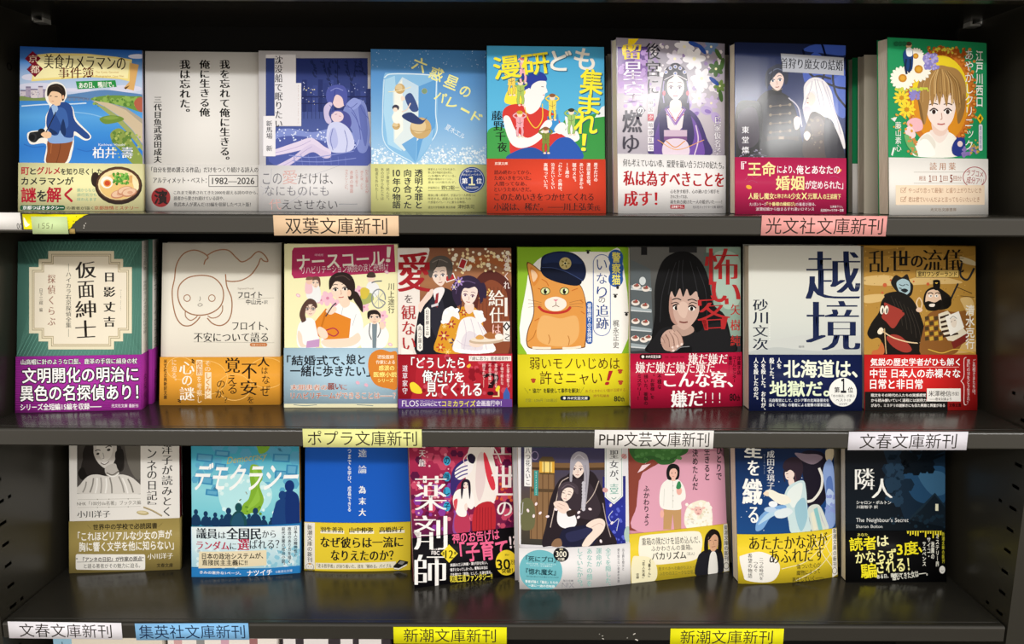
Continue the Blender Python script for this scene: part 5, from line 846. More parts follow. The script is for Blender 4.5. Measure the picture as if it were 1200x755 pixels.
def cover_embrace():
    RC('e6e4ea', 10, -60, 590, 512); G(['3a3a66','4a4458','5a4c40','3c3a34'], 36, -50, 460, 510); RC('8a6a4a', 80, 100, 200, 480); 
    for x in (84, 112, 140, 168, 196): RC('6a4e36', x, 100, x+5, 480)
    RC('7a5c3e', 84, 100, 450, 126); RC('4a3626', 84, 124, 450, 136); RC('5a4632', 84, 230, 220, 246); C('6a6a4a', [(36,300),(80,280),(104,330),(100,420),(60,440),(36,420)])
    RC('e0a83c', 126, 90, 200, 150); RC('f6dc84', 140, 96, 188, 146); P('5a4a30', [(120,94),(140,70),(190,70),(206,94)]); P('5a4a30', [(126,150),(200,150),(196,158),(130,158)]); L('5a4a30', 4, [(150,94),(150,150)], False); L('5a4a30', 4, [(178,94),(178,150)], False)
    G(['2a2c78','2c349c','222a80'], 440, 170, 556, 512); dots('5a66d0', 26, 446, 300, 550, 500, 3, 9, 3); 
    # tall figure in a dark hooded cloak holding a sleeping girl
    C('2a2228', [(140,510),(160,400),(180,280),(220,190),(262,160),(300,130),(380,140),(420,190),(450,280),(462,400),(510,490),(470,512),(200,512)]); C('3a3038', [(240,230),(290,180),(360,190),(400,240),(430,330),(390,380),(300,360),(250,300)])
    L('c9b8b0', 4, [(270,170),(230,200),(210,280),(180,420)]); L('c9b8b0', 4, [(420,190),(390,260),(330,330)]); L('b0a0a0', 4, [(440,300),(460,400),(480,470)])
    face(314, 130, 66, 84, 'f0dcd2', '6a4a4a', 'b0625a', 3)
    C('a8a4b0', [(276,140),(280,80),(300,50),(330,44),(362,66),(372,130),(368,200),(356,300),(346,336),(332,320),(340,240),(346,160),(338,110),(318,92),(300,110),(290,150),(286,190),(276,190)]); L('d0ccd6', 4, [(296,80),(320,60),(348,80)]); L('8a8696', 3, [(352,110),(360,180),(350,260)])
    for y in range(200, 330, 16): E('c4c0cc', 344, y, 9, 10, 20)
    C('f4f0f4', [(214,390),(220,330),(252,310),(290,340),(310,390),(290,420),(240,420)]); face(258, 252, 60, 74, 'f6e2d8', '5a3a3a', 'b8626a', 14, .4)
    C('4a3f48', [(216,290),(218,230),(240,200),(280,192),(314,216),(318,250),(306,250),(290,226),(262,222),(240,240),(232,282),(226,330)]); L('6e606a', 4, [(236,226),(266,206),(300,222)])
    C('f0d8cc', [(196,306),(206,290),(236,288),(262,300),(272,330),(250,350),(222,340)]); L('c9a498', 2, [(220,300),(250,312)]); L('c9a498', 2, [(214,312),(240,328)])
    C('1f2038', [(236,512),(230,450),(260,420),(330,410),(400,400),(420,440),(380,512)]); C('2c2e50', [(256,450),(320,430),(380,420),(370,460),(280,490)])
    C('f2ded2', [(356,410),(390,382),(430,376),(452,398),(440,440),(400,480),(370,510),(336,510),(356,470),(390,430)]); L('d0b0a4', 2.5, [(380,420),(420,400),(444,410)]); C('8a6a50', [(186,512),(200,480),(230,476),(234,512)]); C('3a2c2a', [(260,340),(300,330),(310,350),(270,366)])
    for x, y in ((110,306),(98,366),(130,350),(320,344),(376,328),(480,312),(486,400),(430,488),(318,368),(166,366),(70,340),(206,330)): E('f6e4ea', x, y, 9, 6, x)
    L('dfe4f4', 3, [(490,340),(470,370),(490,400),(520,380),(510,440)])
    P('eef0f0', [(450,-40),(542,-40),(542,270),(496,308),(450,270)]); L('a8c0bc', 3, [(456,-40),(456,268),(496,300),(536,268),(536,-40)], False)
    for s, y0, y1, c in (('聖',40,80,'3a3a44'),('女',90,128,'3a3a44'),('が',138,170,'3a3a44'),('、',176,190,'3a3a44'),('壺',206,256,'7ab4a8')): T(s, 476 if s != '、' else 506, y0, 518, y1, c, 'm')
    L('5a8a84', 3, [(484,274),(496,282),(508,274)])
    E('d9a4a4', 548, 72, 16, 12, 30); E('d9a4a4', 452, 236, 14, 12, 20); L('8a7070', 2, [(560,60),(530,90)])
    RC('f2f0f0', 52, -50, 88, 220); V('八つ花えいこ', 58, 30, 82, 212, '3a3a42', 'm'); RC('3a9a94', 100, 140, 120, 264); V('Eiko Yatsuhana', 105, 146, 115, 258, 'd9f0ee', 'b'); L('9a8ab0', 4, [(104+16*math.cos(k*.7),66+20*math.sin(k*.7)) for k in range(9)], closed=True)
    RC('e6e4ea', 10, -60, 34, 512); L('c9c6d0', 3, [(20,330),(40,360),(46,300)]); E('b0c8c0', 566, 460, 18, 40)
    let('author_lettering')
def band_embrace():
    E('6fb8c4', 132, 634, 106, 104, n=40); T('「死にプロ」', 60, 562, 206, 590, '163a44', 'b'); T('『惚れ魔女』', 60, 624, 206, 654, '163a44', 'b')
    T('死に戻りの令嬢、プロポーズされました', 62, 596, 206, 603, 'e4f4f6'); T('コミカライズも連載中の', 62, 606, 206, 613, 'e4f4f6'); T('惚れ薬を飲まされた魔女ですが大好評', 62, 660, 220, 667, '1a4a54'); T('著者が描く「聖女」たちの', 56, 682, 216, 696, 'f4fafa', 'b'); T('一途に一途の恋物語', 70, 702, 200, 714, 'f4fafa', 'b')
    E('1b1a20', 232, 550, 38, 36, n=32); T('累計', 224, 520, 242, 529, 'f0e8c0', 'b'); T('300', 206, 534, 258, 562, 'f6f0e0', 'm'); T('万部', 214, 566, 248, 580, 'f6f0e0', 'b')
    for i, s in enumerate(('全てを隠した、', '運命が', 'あなたの顔を', 'していたから。')): V(s, 452-i*47, 520, 480-i*47, (706,610,706,704)[i], '86c0b8', 'm')
    for i, s in enumerate(('元王族な聖女と', '愛を知らない勇者の末裔')): V(s, 536-i*24, 526, 548-i*24, 634+i*60, '6a6a70', 'm')
    T('角川文庫', 240, 674, 292, 684, '8a8a90', 'b'); T('NIX', 236, 688, 296, 712, '9a9aa0', 'g')

def cover_sheep():
    P('8a4438', [(-20,-110),(90,-110),(96,100),(60,200),(50,300),(56,400),(60,460),(-20,460)]); P('8a4438', [(60,200),(100,150),(190,90),(260,40),(230,30),(120,90),(60,140)])
    C('e0a4ba', [(70,180),(100,146),(170,110),(320,60),(480,60),(520,200),(520,460),(54,460),(48,330)])
    C('3a6a36', [(10,40),(60,20),(200,-40),(300,0),(310,50),(260,80),(230,110),(170,116),(130,90),(90,110),(40,96)]); C('47803f', [(40,40),(140,10),(250,10),(280,50),(200,90),(120,70),(60,84)]); dots('5a9450', 24, 40, 20, 280, 90, 5, 12, 3)
    P('f2d4dc', [(52,160),(76,120),(120,112),(80,146)])
    # person in a white shirt holding a leaf, sheep beside
    P('c49a6a', [(186,340),(276,340),(276,450),(240,450),(232,370),(224,450),(184,450)]); C('f6f5f0', [(176,340),(164,300),(172,230),(200,196),(236,188),(270,200),(294,240),(298,290),(276,310),(276,344),(230,350)]); L('d0cfc8', 2.5, [(232,200),(232,340)]); L('d0cfc8', 2, [(190,240),(186,330)]); [E('c4c2ba', 234, y, 3) for y in (226, 250, 276, 302)]
    E('eeb4a8', 178, 370, 10, 20); C('eeb4a8', [(252,240),(270,232),(280,250),(272,270),(256,268)]); C('3a8a58', [(250,236),(258,206),(270,204),(276,228),(266,242)])
    C('1c1a1c', [(206,190),(200,150),(214,118),(240,112),(264,126),(268,160),(260,190),(232,196)]); C('f0c0b0', [(216,170),(222,142),(244,136),(256,152),(252,178),(236,192)]); E('1c1a1c', 228, 160, 2.5); E('1c1a1c', 246, 158, 2.5); L('c0605a', 2, [(230,176),(240,178)]); P('f0c0b0', [(226,184),(246,184),(246,200),(226,200)])
    C('f4efdc', [(296,430),(292,380),(310,330),(350,306),(390,300),(426,326),(438,380),(432,430),(400,446),(330,446)]); dots('fbf8ee', 60, 304, 316, 430, 436, 8, 14, 5); dots('e6dfc8', 24, 304, 330, 430, 436, 3, 7, 7)
    C('eec0b8', [(342,342),(360,332),(384,342),(380,368),(364,378),(348,366)]); E('3a2a2a', 354, 350, 2.5); E('3a2a2a', 374, 348, 2.5); E('c98a86', 364, 368, 7, 4); E('eec0b8', 334, 346, 9, 5, 20); E('eec0b8', 392, 340, 9, 5, -20); L('c9bfa8', 2.5, [(316,400),(330,396),(346,404)])
    for i, (s, x, y) in enumerate((('ひとりで',458,28),('生きると',396,28),('決めたんだ',334,36))): V(s, x, y, x+28, y+len(s)*42, '2c2428', 'b')
    V('ふかわりょう', 84, 226, 112, 430, '2c2428', 'b'); let('author_lettering')
def band_sheep():
    C('f8f3e2', [(60,500),(80,480),(200,466),(340,456),(376,474),(380,540),(350,600),(240,620),(110,628),(60,590)])
    C('f4edc8', [(24,600),(60,586),(120,596),(150,650),(140,710),(80,726),(20,728)])
    T('重箱の隅だけを詰め込んだ、', 72, 486, 370, 524, '2c2822', 'g', r=-2.5); T('ふかわさんの重箱。', 120, 528, 330, 556, '2c2822', 'g', r=-2.5); T('バカリズム', 124, 562, 298, 600, '2c2822', 'b', r=-2.5); T('（芸人）', 302, 564, 342, 580, '4a463e')
    T('愛すべきへそ曲がりスト・', 158, 636, 340, 654, '8a7a34', 'g', r=-3); T('ふかわのユニークな日常。', 162, 660, 340, 680, '8a7a34', 'g', r=-3)
    for i, s in enumerate(('《暮そん』', '「芸人失格」', '収録')): V(s, 104-i*30, 602+i*6 if i < 2 else 674, 118-i*30, 692+i*6 if i < 2 else 702, '3a362a', 'b')
    # printed portrait of a person in a dark jacket
    C('1f1f26', [(352,688),(356,600),(376,566),(410,552),(460,548),(486,570),(488,676)]); C('eceae4', [(414,690),(420,590),(436,560),(456,580),(460,680)]); C('1c1714', [(392,560),(396,490),(416,456),(440,446),(468,462),(482,510),(480,560),(462,566),(462,500),(416,500),(412,560)]); C('d8a888', [(412,500),(424,478),(450,474),(464,492),(462,536),(444,560),(424,552)]); L('3a2a22', 3, [(418,506),(428,503)]); L('3a2a22', 3, [(444,503),(456,504)]); L('a0604c', 3, [(430,538),(450,536)]); L('a87a60', 2, [(438,506),(442,522),(436,526)]); P('1c1714', [(410,504),(420,474),(448,470),(434,480),(420,500)])
    P('f2eee4', [(492,422),(522,416),(522,662),(494,668)]); V('新潮文庫の新刊', 496, 426, 518, 610, '2a2a2a', 'm'); L('3a3a34', 2.5, [(507+13*math.cos(k*.6), 636+16*math.sin(k*.6)) for k in range(11)], closed=True)

def cover_weaver():
    G(['0e1a38','12284e','1a3f78','1c4a86'], 0, -90, 535, 480); dots('dfe8f8', 24, 30, 60, 520, 450, 1.5, 3.5, 3); C('1c1826', [(330,60),(400,40),(470,80),(476,260),(430,330),(370,320),(350,200)])
    C('8a7a8a', [(300,50),(360,56),(420,60),(450,80),(400,110),(340,90)]); C('c9bca0', [(470,40),(520,44),(500,100),(470,90)])
    L('e6e4dc', 14, [(366,300),(400,290),(440,240),(448,180),(430,130)]); C('1c1826', [(380,280),(420,240),(426,180),(410,150),(390,200)])
    C('8aa4d8', [(452,150),(480,90),(506,110),(520,200),(526,300),(520,420),(480,450),(456,420),(470,300)]); C('5a78b8', [(470,200),(500,180),(510,280),(480,330)]); C('b4c8ea', [(480,240),(516,270),(512,330),(470,310)]); dots('8a9ad8', 20, 466, 270, 524, 380, 5, 12, 4)
    C('302430', [(240,130),(250,90),(290,70),(330,84),(344,130),(330,180),(310,214),(296,230),(276,206),(290,170),(280,140)]); C('f0dcd2', [(250,150),(262,130),(288,134),(298,160),(286,184),(262,186),(252,172)]); C('302430', [(244,140),(262,112),(300,112),(316,150),(306,190),(296,150),(276,136),(258,146)]); L('3a2430', 3, [(256,156),(266,154)]); L('a04a4a', 2, [(260,174),(268,174)]); C('f0dcd2', [(268,182),(290,178),(300,204),(296,224),(272,214)]); L('302430', 7, [(312,170),(326,200),(322,232)]); L('302430', 5, [(246,140),(244,170),(250,196)]); L('5a3a44', 4, [(300,150),(306,190),(300,226)])
    C('c9e0e4', [(240,300),(260,230),(300,200),(346,192),(360,240),(366,320),(376,390),(384,450),(330,460),(280,456),(268,400),(256,350)]); C('e6f0ee', [(260,260),(300,214),(340,206),(330,280),(290,330)]); C('9ac4d4', [(300,330),(350,280),(366,380),(330,450)]); C('f2efe0', [(150,250),(180,238),(220,256),(262,268),(280,300),(230,314),(180,282)]); C('f0dcc4', [(142,262),(152,248),(168,252),(164,272)])
    C('7aa8dc', [(106,452),(112,400),(150,350),(210,320),(256,320),(240,360),(180,380),(140,440)]); C('b4d4ec', [(116,420),(160,362),(220,336),(200,366),(150,400)]); C('dfeaf0', [(200,350),(260,330),(290,350),(250,380),(206,380)]); E('eef4fa', 190, 312, 22, 16); E('bcd4ee', 176, 340, 30, 14)
    C('d4dcd4', [(372,330),(430,320),(470,400),(480,452),(400,462),(380,400)]); P('8ac4c8', [(400,340),(420,330),(450,450),(430,456)]); P('b8a8c8', [(430,340),(446,400),(470,440),(450,400)]); P('e6e4d0', [(384,360),(400,350),(420,440),(400,450)])
    for s, x0, y0, x1, y1 in (('星',52,-20,132,78),('を',68,92,120,168),('織',44,186,134,318),('る',72,330,116,412)): T(s, x0, y0, x1, y1, 'f8f8f4', 'M')
    let('author_lettering'); V('成田名璃子', 160, 38, 196, 236, 'e4e6ea', 'm'); V('Narita Nariko', 142, 58, 152, 158, 'a8b4cc', 'l')
def band_weaver():
    for pts in ([(360,560),(430,500),(500,470)], [(420,580),(470,520),(500,480)], [(300,700),(420,640),(500,560)], [(400,470),(440,560),(500,640)], [(440,460),(470,540),(500,590)], [(230,640),(360,600),(470,500)]): L('f2eabc', 3.5, pts)
    T('あたたかな涙が', 72, 468, 472, 540, '28221a', 'm', r=-3); T('あふれだす', 170, 536, 452, 606, '28221a', 'm', r=-3)
    C('f4f1ea', [(26,600),(40,580),(120,556),(190,580),(222,630),(200,690),(150,712),(60,708),(44,680)])
    for i, s in enumerate(('二つの時代を', 'つなぐ', '希望の物語')): V(s, 120-i*27, (588,610,568)[i], 140-i*27, (700,660,694)[i], '3a362e', 'm')
    T('傷ついた心が', 306, 612, 436, 638, '2c261c', 'g', r=-3); T('織物によって', 306, 644, 432, 670, '2c261c', 'g', r=-3); T('再生していく――。', 284, 678, 454, 704, '2c261c', 'g', r=-3)
    P('f0ede4', [(500,434),(530,428),(530,680),(500,700)]); V('新潮文庫の新刊', 504, 442, 524, 640, '2a2a2a', 'm'); L('3a3a34', 2.5, [(513+13*math.cos(k*.6), 660+16*math.sin(k*.6)) for k in range(11)], closed=True)

def cover_house():
    G(['0c0f14','10161e','0f1a24'], 24, -70, 560, 462); C('16283a', [(230,-70),(560,-70),(560,400),(380,460),(300,300),(260,160)]); C('24486a', [(330,150),(440,130),(552,140),(552,300),(450,320),(370,280)]); C('3a6486', [(400,160),(500,150),(552,180),(552,260),(470,270)]); dots('16283a', 50, 240, -20, 360, 260, 10, 34, 3); dots('0c141c', 60, 330, 10, 470, 150, 10, 30, 5); dots('223a50', 40, 240, 120, 330, 320, 8, 22, 7)
    for k in range(7): C('0c141c', [(560,-60+k*20),(500-k*6,-30+k*22),(440-k*4,-20+k*26),(480,-44+k*20)])
    P('15202a', [(352,400),(420,340),(490,262),(552,330),(552,462),(352,462)]); P('1d2e3c', [(490,262),(552,330),(552,340),(488,274),(420,350),(352,410),(352,400)]); P('0d161e', [(24,420),(200,430),(352,400),(560,440),(560,470),(24,470)]); RC('d9dcc4', 492, 320, 508, 356); P('f2efd0', [(494,322),(506,322),(506,354),(494,354)]); dots('1a2c3a', 30, 240, 380, 540, 440, 4, 14, 9)
    T('隣', 82, 138, 176, 246, 'f2f2ee', 'X'); T('人', 168, 190, 268, 290, 'f2f2ee', 'X'); T('シャロン・ボルトン', 86, 304, 264, 322, 'e0e2e2', 'b'); T('川副智子 訳', 86, 328, 196, 344, 'd4d6d6', 'b'); T("The Neighbour's Secret", 84, 392, 354, 420, 'e4e6e6', 'l'); T('Sharon Bolton', 84, 428, 220, 444, 'd9dcdc', 'l')
    let('author_lettering')
def band_house():
    g = random.Random(3); RC('f2e23a', 340, 452, 522, 458); 
    for i in range(14): x = 344+i*13; RR('f2e23a', x, 450, x+7, 450+g.uniform(14, 44), 3)
    T('あなた', 88, 468, 142, 484, 'f2e86a', 'g'); T('読者', 48, 488, 184, 556, 'f2e62a', 'b', r=-4); T('は', 190, 482, 248, 534, 'f4f0b8', 'b', r=-4); T('かならず', 78, 556, 288, 616, 'f4f0a0', 'b', r=-5); T('3度', 290, 512, 400, 580, 'f2e62a', 'b', r=-5); T('、', 402, 540, 420, 566, 'f2e62a', 'b'); T('騙', 106, 624, 186, 698, 'f2e62a', 'b', r=-5); T('される！', 186, 600, 354, 668, 'f4f0a0', 'b', r=-5)
    T('ある日、隣家に', 188, 676, 312, 698, 'ecece0', 'b', r=-5); T('越してきた女は――。', 266, 660, 448, 704, 'ecece0', 'b', r=-8)
    for s, x, y, y1 in (('ミステリー界', 490, 474, 640), ('激震の', 466, 512, 600), ('サイコ・', 446, 490, 590), ('サスペンス', 422, 512, 636)): V(s, x, y, x+18, y1, 'ecece0', 'b')
    V('新潮文庫の新刊', 522, 462, 536, 622, 'd8d23a', 'm'); E('ecebe4', 524, 656, 15, 20); L('3a3a34', 2, [(518,660),(524,664),(530,660)])

# ------------------------------------------------------------------ the room behind and below the bookcase
def struct(name, bs, m):
    o = link(name, mesh(name, *boxes(bs), m)); o['kind'] = 'structure'; return o
WALLP = material('painted_wall', '8d8a84', .8, .2, 40, .02); FLOORM = material('grey_vinyl_floor', '6f6b64', .5, .3, 12, .02)
struct('floor', [(-3, -3.4, -1.62, 3, .4, -1.60)], FLOORM); struct('wall_back', [(-3, .30, -1.60, 3, .36, 1.4)], WALLP)

# ------------------------------------------------------------------ bookcase
XL, XR, PITCH = -.4905, .478, .195
case = bpy.data.objects.new('bookcase', None); COL.objects.link(case); case.location = (0, .1, -1.6)
tag(case, 'dark grey steel bookcase with slotted side panels and lipped shelves', 'bookcase')
def case_part(name, v, f, m, smooth=False, bev=0):
    v = np.asarray(v, float)-np.array((0, .1, -1.6)); me = mesh(name, v, f, m, smooth=smooth)
    if bev: bevel(me, bev)
    return link(name, me, case)
def shelf(z):
    r = .0028; prof = [(.186, z), (.186, z-.002), (.014, z-.002), (.014, z-.0155), (.0125, z-.017), (.0014, z-.017), (0, z-.0156)]
    prof += [(r-r*math.cos(R(a)), z-r+r*math.sin(R(a))) for a in (0, 15, 30, 45, 60, 75, 90)]+[(.006, z), (.0064, z-.0004), (.0074, z-.0004), (.0078, z)]
    n = len(prof); v = [(x, y, zz) for x in (XL+.0015, XR-.0025) for y, zz in prof]
    f = [[i, (i+1) % n, n+(i+1) % n, n+i] for i in range(n)]
    t = tessellate_polygon([[Vector((a, b, 0)) for a, b in prof]]); f += [list(q) for q in t]+[[n+i for i in q][::-1] for q in t]
    o = case_part('shelf', v, f, STEEL)
    b = bmesh.new(); b.from_mesh(o.data); bmesh.ops.recalc_face_normals(b, faces=b.faces[:]); b.to_mesh(o.data); b.free()
    return o
shelves = [shelf(k*PITCH) for k in (1, 0, -1, -2, -3)]
def side(x, s, y0):
    ys = [0, y0, y0+.0095, .030, .0345, .19]; zs = [-1.6]; holes = set(); k = -.6225
    while k < .36:
        zs += [k-.0016, k+.0016]; holes.add((k, 1)); k += .0217
    zs.append(.42); zs.sort(); v, f, idx = [], [], {}
    def vi(i, j):
        if (i, j) not in idx: idx[i, j] = len(v); v.append((x, ys[i], zs[j]))
        return idx[i, j]
    for j in range(len(zs)-1):
        slot = j % 2 == 1
        for i in range(len(ys)-1):
            if slot and i == 1: continue
            if slot and i == 3 and (j//2) % 5 == 1: continue
            q = [vi(i, j), vi(i+1, j), vi(i+1, j+1), vi(i, j+1)]; f.append(q if s < 0 else q[::-1])
    n = len(v); X = x+s*.026
    v += [(x, 0, -1.6), (X, 0, -1.6), (X, .19, -1.6), (x, .19, -1.6), (x, 0, .42), (X, 0, .42), (X, .19, .42), (x, .19, .42)]
    f += [[n+a for a in q] for q in ((0,1,5,4),(1,2,6,5),(2,3,7,6),(0,3,2,1),(4,5,6,7))]
    return case_part('side_panel', v, f, STEEL_SIDE)
sideL = side(XL, -1, .0145); sideR = side(XR, 1, .0090)
case_part('back_panel', *boxes([(XL, .186, -1.6, XR, .19, .42)]), BLACKBACK)
case_part('base_plinth', *boxes([(XL, .012, -1.6, XR, .186, -1.5)]), STEEL_SIDE)
for s, x in ((1, XL), (-1, XR)):
    o = case_part('shelf_clip', *boxes([(x, .146, .1885, x+s*.012, .158, .1905), (x+s*.010, .146, .1905, x+s*.012, .158, .193), (x, .146, .1885, x+s*.0015, .158, .193)]), material('bright_zinc_clip', 'b8b8b4', .3, .6))

# ------------------------------------------------------------------ sheets and books
SHADE_W = 'e6e2da'
def finish(sheet, base, parent, name, m):
    """base: (verts, faces, colour) of the solid; prints of the sheet join it in one mesh; lettering becomes meshes of its own under it."""
    v, f, col = base; tris = []
    for q in f: tris += [(q[0], q[k], q[k+1]) for k in range(1, len(q)-1)]
    vs, ts, cs, n = [v], [np.array(tris, np.int32)], [np.tile(np.array(lin(col), np.float32), (len(v), 1))], len(v)
    if sheet and 'print' in sheet.out:
        p = sheet.out['print']; vs += p[0]; ts += [t+n for t in p[1]]; cs += p[2]
    o = link(name, mesh(name, np.concatenate(vs), np.concatenate(ts), m, np.concatenate(cs)), parent)
    runs = [(k, [np.concatenate(p[0]), np.concatenate(p[1]), np.concatenate(p[2])]) for k, p in (sheet.out.items() if sheet else ()) if k != 'print' and p[3]]
    while runs:                                                # lettering that stands close together is one part
        k, p = runs.pop(0); grew = True
        while grew:
            grew = False
            for r in list(runs):
                gap_ = np.maximum(0, np.maximum(r[1][0].min(0)-p[0].max(0), p[0].min(0)-r[1][0].max(0)))
                if r[0][0] == k[0] and np.hypot(gap_[0], gap_[2]) < .012:
                    p = [np.concatenate([p[0], r[1][0]]), np.concatenate([p[1], r[1][1]+len(p[0])]), np.concatenate([p[2], r[1][2]])]; runs.remove(r); grew = True
        link(k[0], mesh(k[0], p[0], p[1], m, p[2]), o)
    return o
def add_book(pose, row, t, label, cover, front=None, bandcol=None, bandy=None, band=None, spine=None, bow=0.0, name='paperback_book', group='paperbacks shown face out on the shelves', gap=0.0, gl=None):
    global S; gl = gl or GLOSS
    x, y, yaw, lean, w, h, q = pose; x += .0012 if x < -.48 else 0; B = Book(q, w, h, lean, bow)
    root = bpy.data.objects.new(name, None); COL.objects.link(root); root.location = (x, y, row*PITCH+.0002+gap); root.rotation_euler = (0, 0, R(yaw)); tag(root, label, 'book', group)
    S = Sheet(B, -1e-5); S.let = 'title_lettering'
    if front: front()
    finish(S, (*B.slab(0, 1, 0, 1, 0, .0005), cover), root, 'front_cover', gl)
    pg = mesh('page_block', *B.slab(.006, .99, .004, .993, .0006, t-.0006), PAGES); link('page_block', pg, root)
    S0 = None
    finish(S0, (*B.slab(0, 1, 0, 1, t-.0005, t), cover), root, 'back_cover', GLOSS)
    finish(S0, (*B.slab(.994, 1, 0, 1, .0005, t-.0005), spine or cover), root, 'spine', GLOSS)
    if bandcol:
        xm = sum(p[0] for p in q[2:])/2; vt = float(B.uv([(xm, bandy)])[0, 1])
        S = Sheet(B, -.0013, vt); S.let = 'band_lettering'
        if band: band()
        v1, f1 = B.slab(-.003, 1.004, 0, vt, -.0012, -.0004); v2, f2 = B.slab(1.001, 1.004, 0, vt, -.0004, t+.0004)
        finish(S, (np.concatenate([v1, v2]), f1+[[i+len(v1) for i in k] for k in f2], bandcol), root, 'paper_band', GLOSS if bandcol not in ('e9e6e2', 'e8e6e8') else MATT)
    return root
def plain_q(w=534, h=755): return [(0, 0), (w, 0), (w, h), (0, h)]
def spine_text(root, s, w, t, z0, z1, col, h_, lean):
    """lettering down the spine: a child of the spine part"""
    sp = [o for o in root.children if o.name.startswith('spine')][0]; v, tr = run(s, -.012, True); lo, hi = v.min(0), v.max(0)
    yy = (v[:, 0]-lo[0])/(hi[0]-lo[0])*t*.5+t*.25; vv = z0+(v[:, 1]-lo[1])/(hi[1]-lo[1])*(z1-z0)
    p = np.stack([np.full(len(v), w+.00003), yy+vv*h_*math.sin(R(lean)), vv*h_*math.cos(R(lean))], -1)
    link('spine_lettering', mesh('spine_lettering', p, tr, GLOSS, np.tile(np.array(lin(col), np.float32), (len(v), 1))), sp)

POSE = {'11': (-0.4654, 0.055, 10.0, 14.0, 0.1092, 0.16, [(13, 16), (540, 34), (543, 728), (9, 729)]),
    '12': (-0.3608, 0.085, 2.0, 10.0, 0.1104, 0.157, [(19, 38), (509, 43), (510, 728), (20, 727)]),
    '13': (-0.2488, 0.085, 3.0, 10.0, 0.1091, 0.158, [(18, 35), (502, 42), (505, 730), (22, 729)]),
    '14': (-0.1376, 0.08, 3.0, 10.0, 0.1126, 0.159, [(16, 29), (514, 35), (518, 733), (20, 731)]),
    '15': (-0.0236, 0.05, 2.0, 12.0, 0.1111, 0.159, [(17, 32), (510, 37), (515, 739), (18, 737)]),
    '16': (0.0989, 0.05, 14.0, 6.0, 0.1108, 0.161, [(14, 22), (457, 47), (457, 739), (22, 741)]),
    '17': (0.2098, 0.055, 7.0, 8.0, 0.1107, 0.16, [(20, 28), (482, 41), (480, 742), (22, 742)]),
    '18': (0.35, 0.045, 13.0, 8.0, 0.1096, 0.163, [(139, 21), (543, 44), (545, 744), (145, 745)]),
    '21': (-0.4861, 0.0473, 5.8, 12.5, 0.1171, 0.1685, [(19, 18), (512, 17), (510, 688), (12, 700)]),
    '22': (-0.3573, 0.0757, 1.6, 12.0, 0.1208, 0.1655, [(20, 25), (528, 26), (522, 716), (10, 718)]),
    '23': (-0.229, 0.0695, 0.8, 9.5, 0.1137, 0.1645, [(19, 30), (503, 31), (503, 728), (20, 728)]),
    '24': (-0.114, 0.0683, 3.2, 10.0, 0.1146, 0.161, [(14, 22), (504, 22), (508, 706), (18, 712)]),
    '25': (0.0068, 0.0734, 3.7, 8.5, 0.1134, 0.1615, [(16, 23), (496, 22), (497, 705), (20, 712)]),
    '26': (0.1202, 0.0707, 4.9, 9.0, 0.115, 0.1625, [(11, 36), (489, 35), (492, 722), (15, 732)]),
    '27': (0.2374, 0.064, 0.8, 10.5, 0.1132, 0.1655, [(34, 22), (518, 24), (520, 735), (35, 735)]),
    '28': (0.3544, 0.0672, 0.8, 10.5, 0.1135, 0.1655, [(23, 23), (505, 25), (508, 733), (25, 733)]),
    '31': (-0.4793, 0.0941, 4.7, 10.5, 0.1159, 0.163, [(23, -105), (631, -117), (637, 703), (28, 725)]),
    '32': (-0.3437, 0.0876, 4.8, 10.5, 0.1142, 0.163, [(27, -89), (605, -101), (612, 700), (33, 722)]),
    '33': (-0.2267, 0.103, 0.8, 10.5, 0.1159, 0.163, [(36, -114), (620, -114), (618, 706), (33, 708)]),
    '34': (-0.1012, 0.0661, 14.4, 10.5, 0.1104, 0.163, [(1, -46), (514, -84), (545, 670), (33, 735)]),
    '35': (0.0092, 0.0655, 5.6, 10.5, 0.118, 0.163, [(19, -43), (567, -58), (578, 704), (30, 730)]),
    '36': (0.1279, 0.0778, 13.3, 10.5, 0.1145, 0.163, [(-10, -61), (492, -98), (522, 665), (20, 727)]),
    '37': (0.2421, 0.0783, 8.2, 10.5, 0.1134, 0.163, [(3, -60), (511, -82), (530, 690), (22, 728)]),
    '38': (0.358, 0.0815, 0.9, 10.5, 0.108, 0.163, [(28, -63), (542, -64), (545, 720), (30, 722)])}
FR = 'paperback, '
books = {}
def bk(key, *a, **k): books[key] = add_book(POSE[key], 1-int(key[0]), *a, **k)
bk('11', .006, 'paperback with a young man holding a camera beside a river on its cover', 'b9c9e2', cover_camera, 'f3efb6', 522, band_camera, 'c9c4dc')
bk('12', .010, 'plain white paperback with three columns of black text beside the camera cover', 'e6e4e1', cover_white_poem, 'e9e6e2', 527, band_white_poem)
bk('13', .012, 'white-framed paperback with a blue night scene of two embracing figures', 'e4e2e7', cover_night_pair, 'e8e6e8', 532, band_night_pair)
bk('14', .012, 'sky blue paperback with a glassy ice block floating on its cover', '7fb0dc', cover_crystal, 'efefa2', 526, band_crystal)
bk('15', .014, 'paperback with a person in a red shirt, yellow title and orange-red band', '4aa6d6', cover_reader, 'dd4a34', 509, band_reader, 'd8d4cc')
bk('16', .013, 'paperback with a violet-robed court lady among flowers and a white band', '9c95a6', cover_palace, 'efedee', 500, band_palace, bow=.0015, gl=SHINY)
bk('17', .013, 'dark paperback with a black-uniformed man and white-haired companion, crimson band', '20284c', cover_uniform, 'b52a56', 508, band_uniform, '15172a', bow=.002, gl=SHINY)
bk('18', .014, 'green paperback with a brown-haired face framed by white daisies', '23925c', cover_flowers, 'eeebe6', 514, band_flowers, '23925c', bow=.0012)
bk('21', .018, 'green patterned paperback with a stepped cream frame and purple band', '5f9486', cover_green_frame, 'b038aa', 472, band_green_frame, 'eceae4')
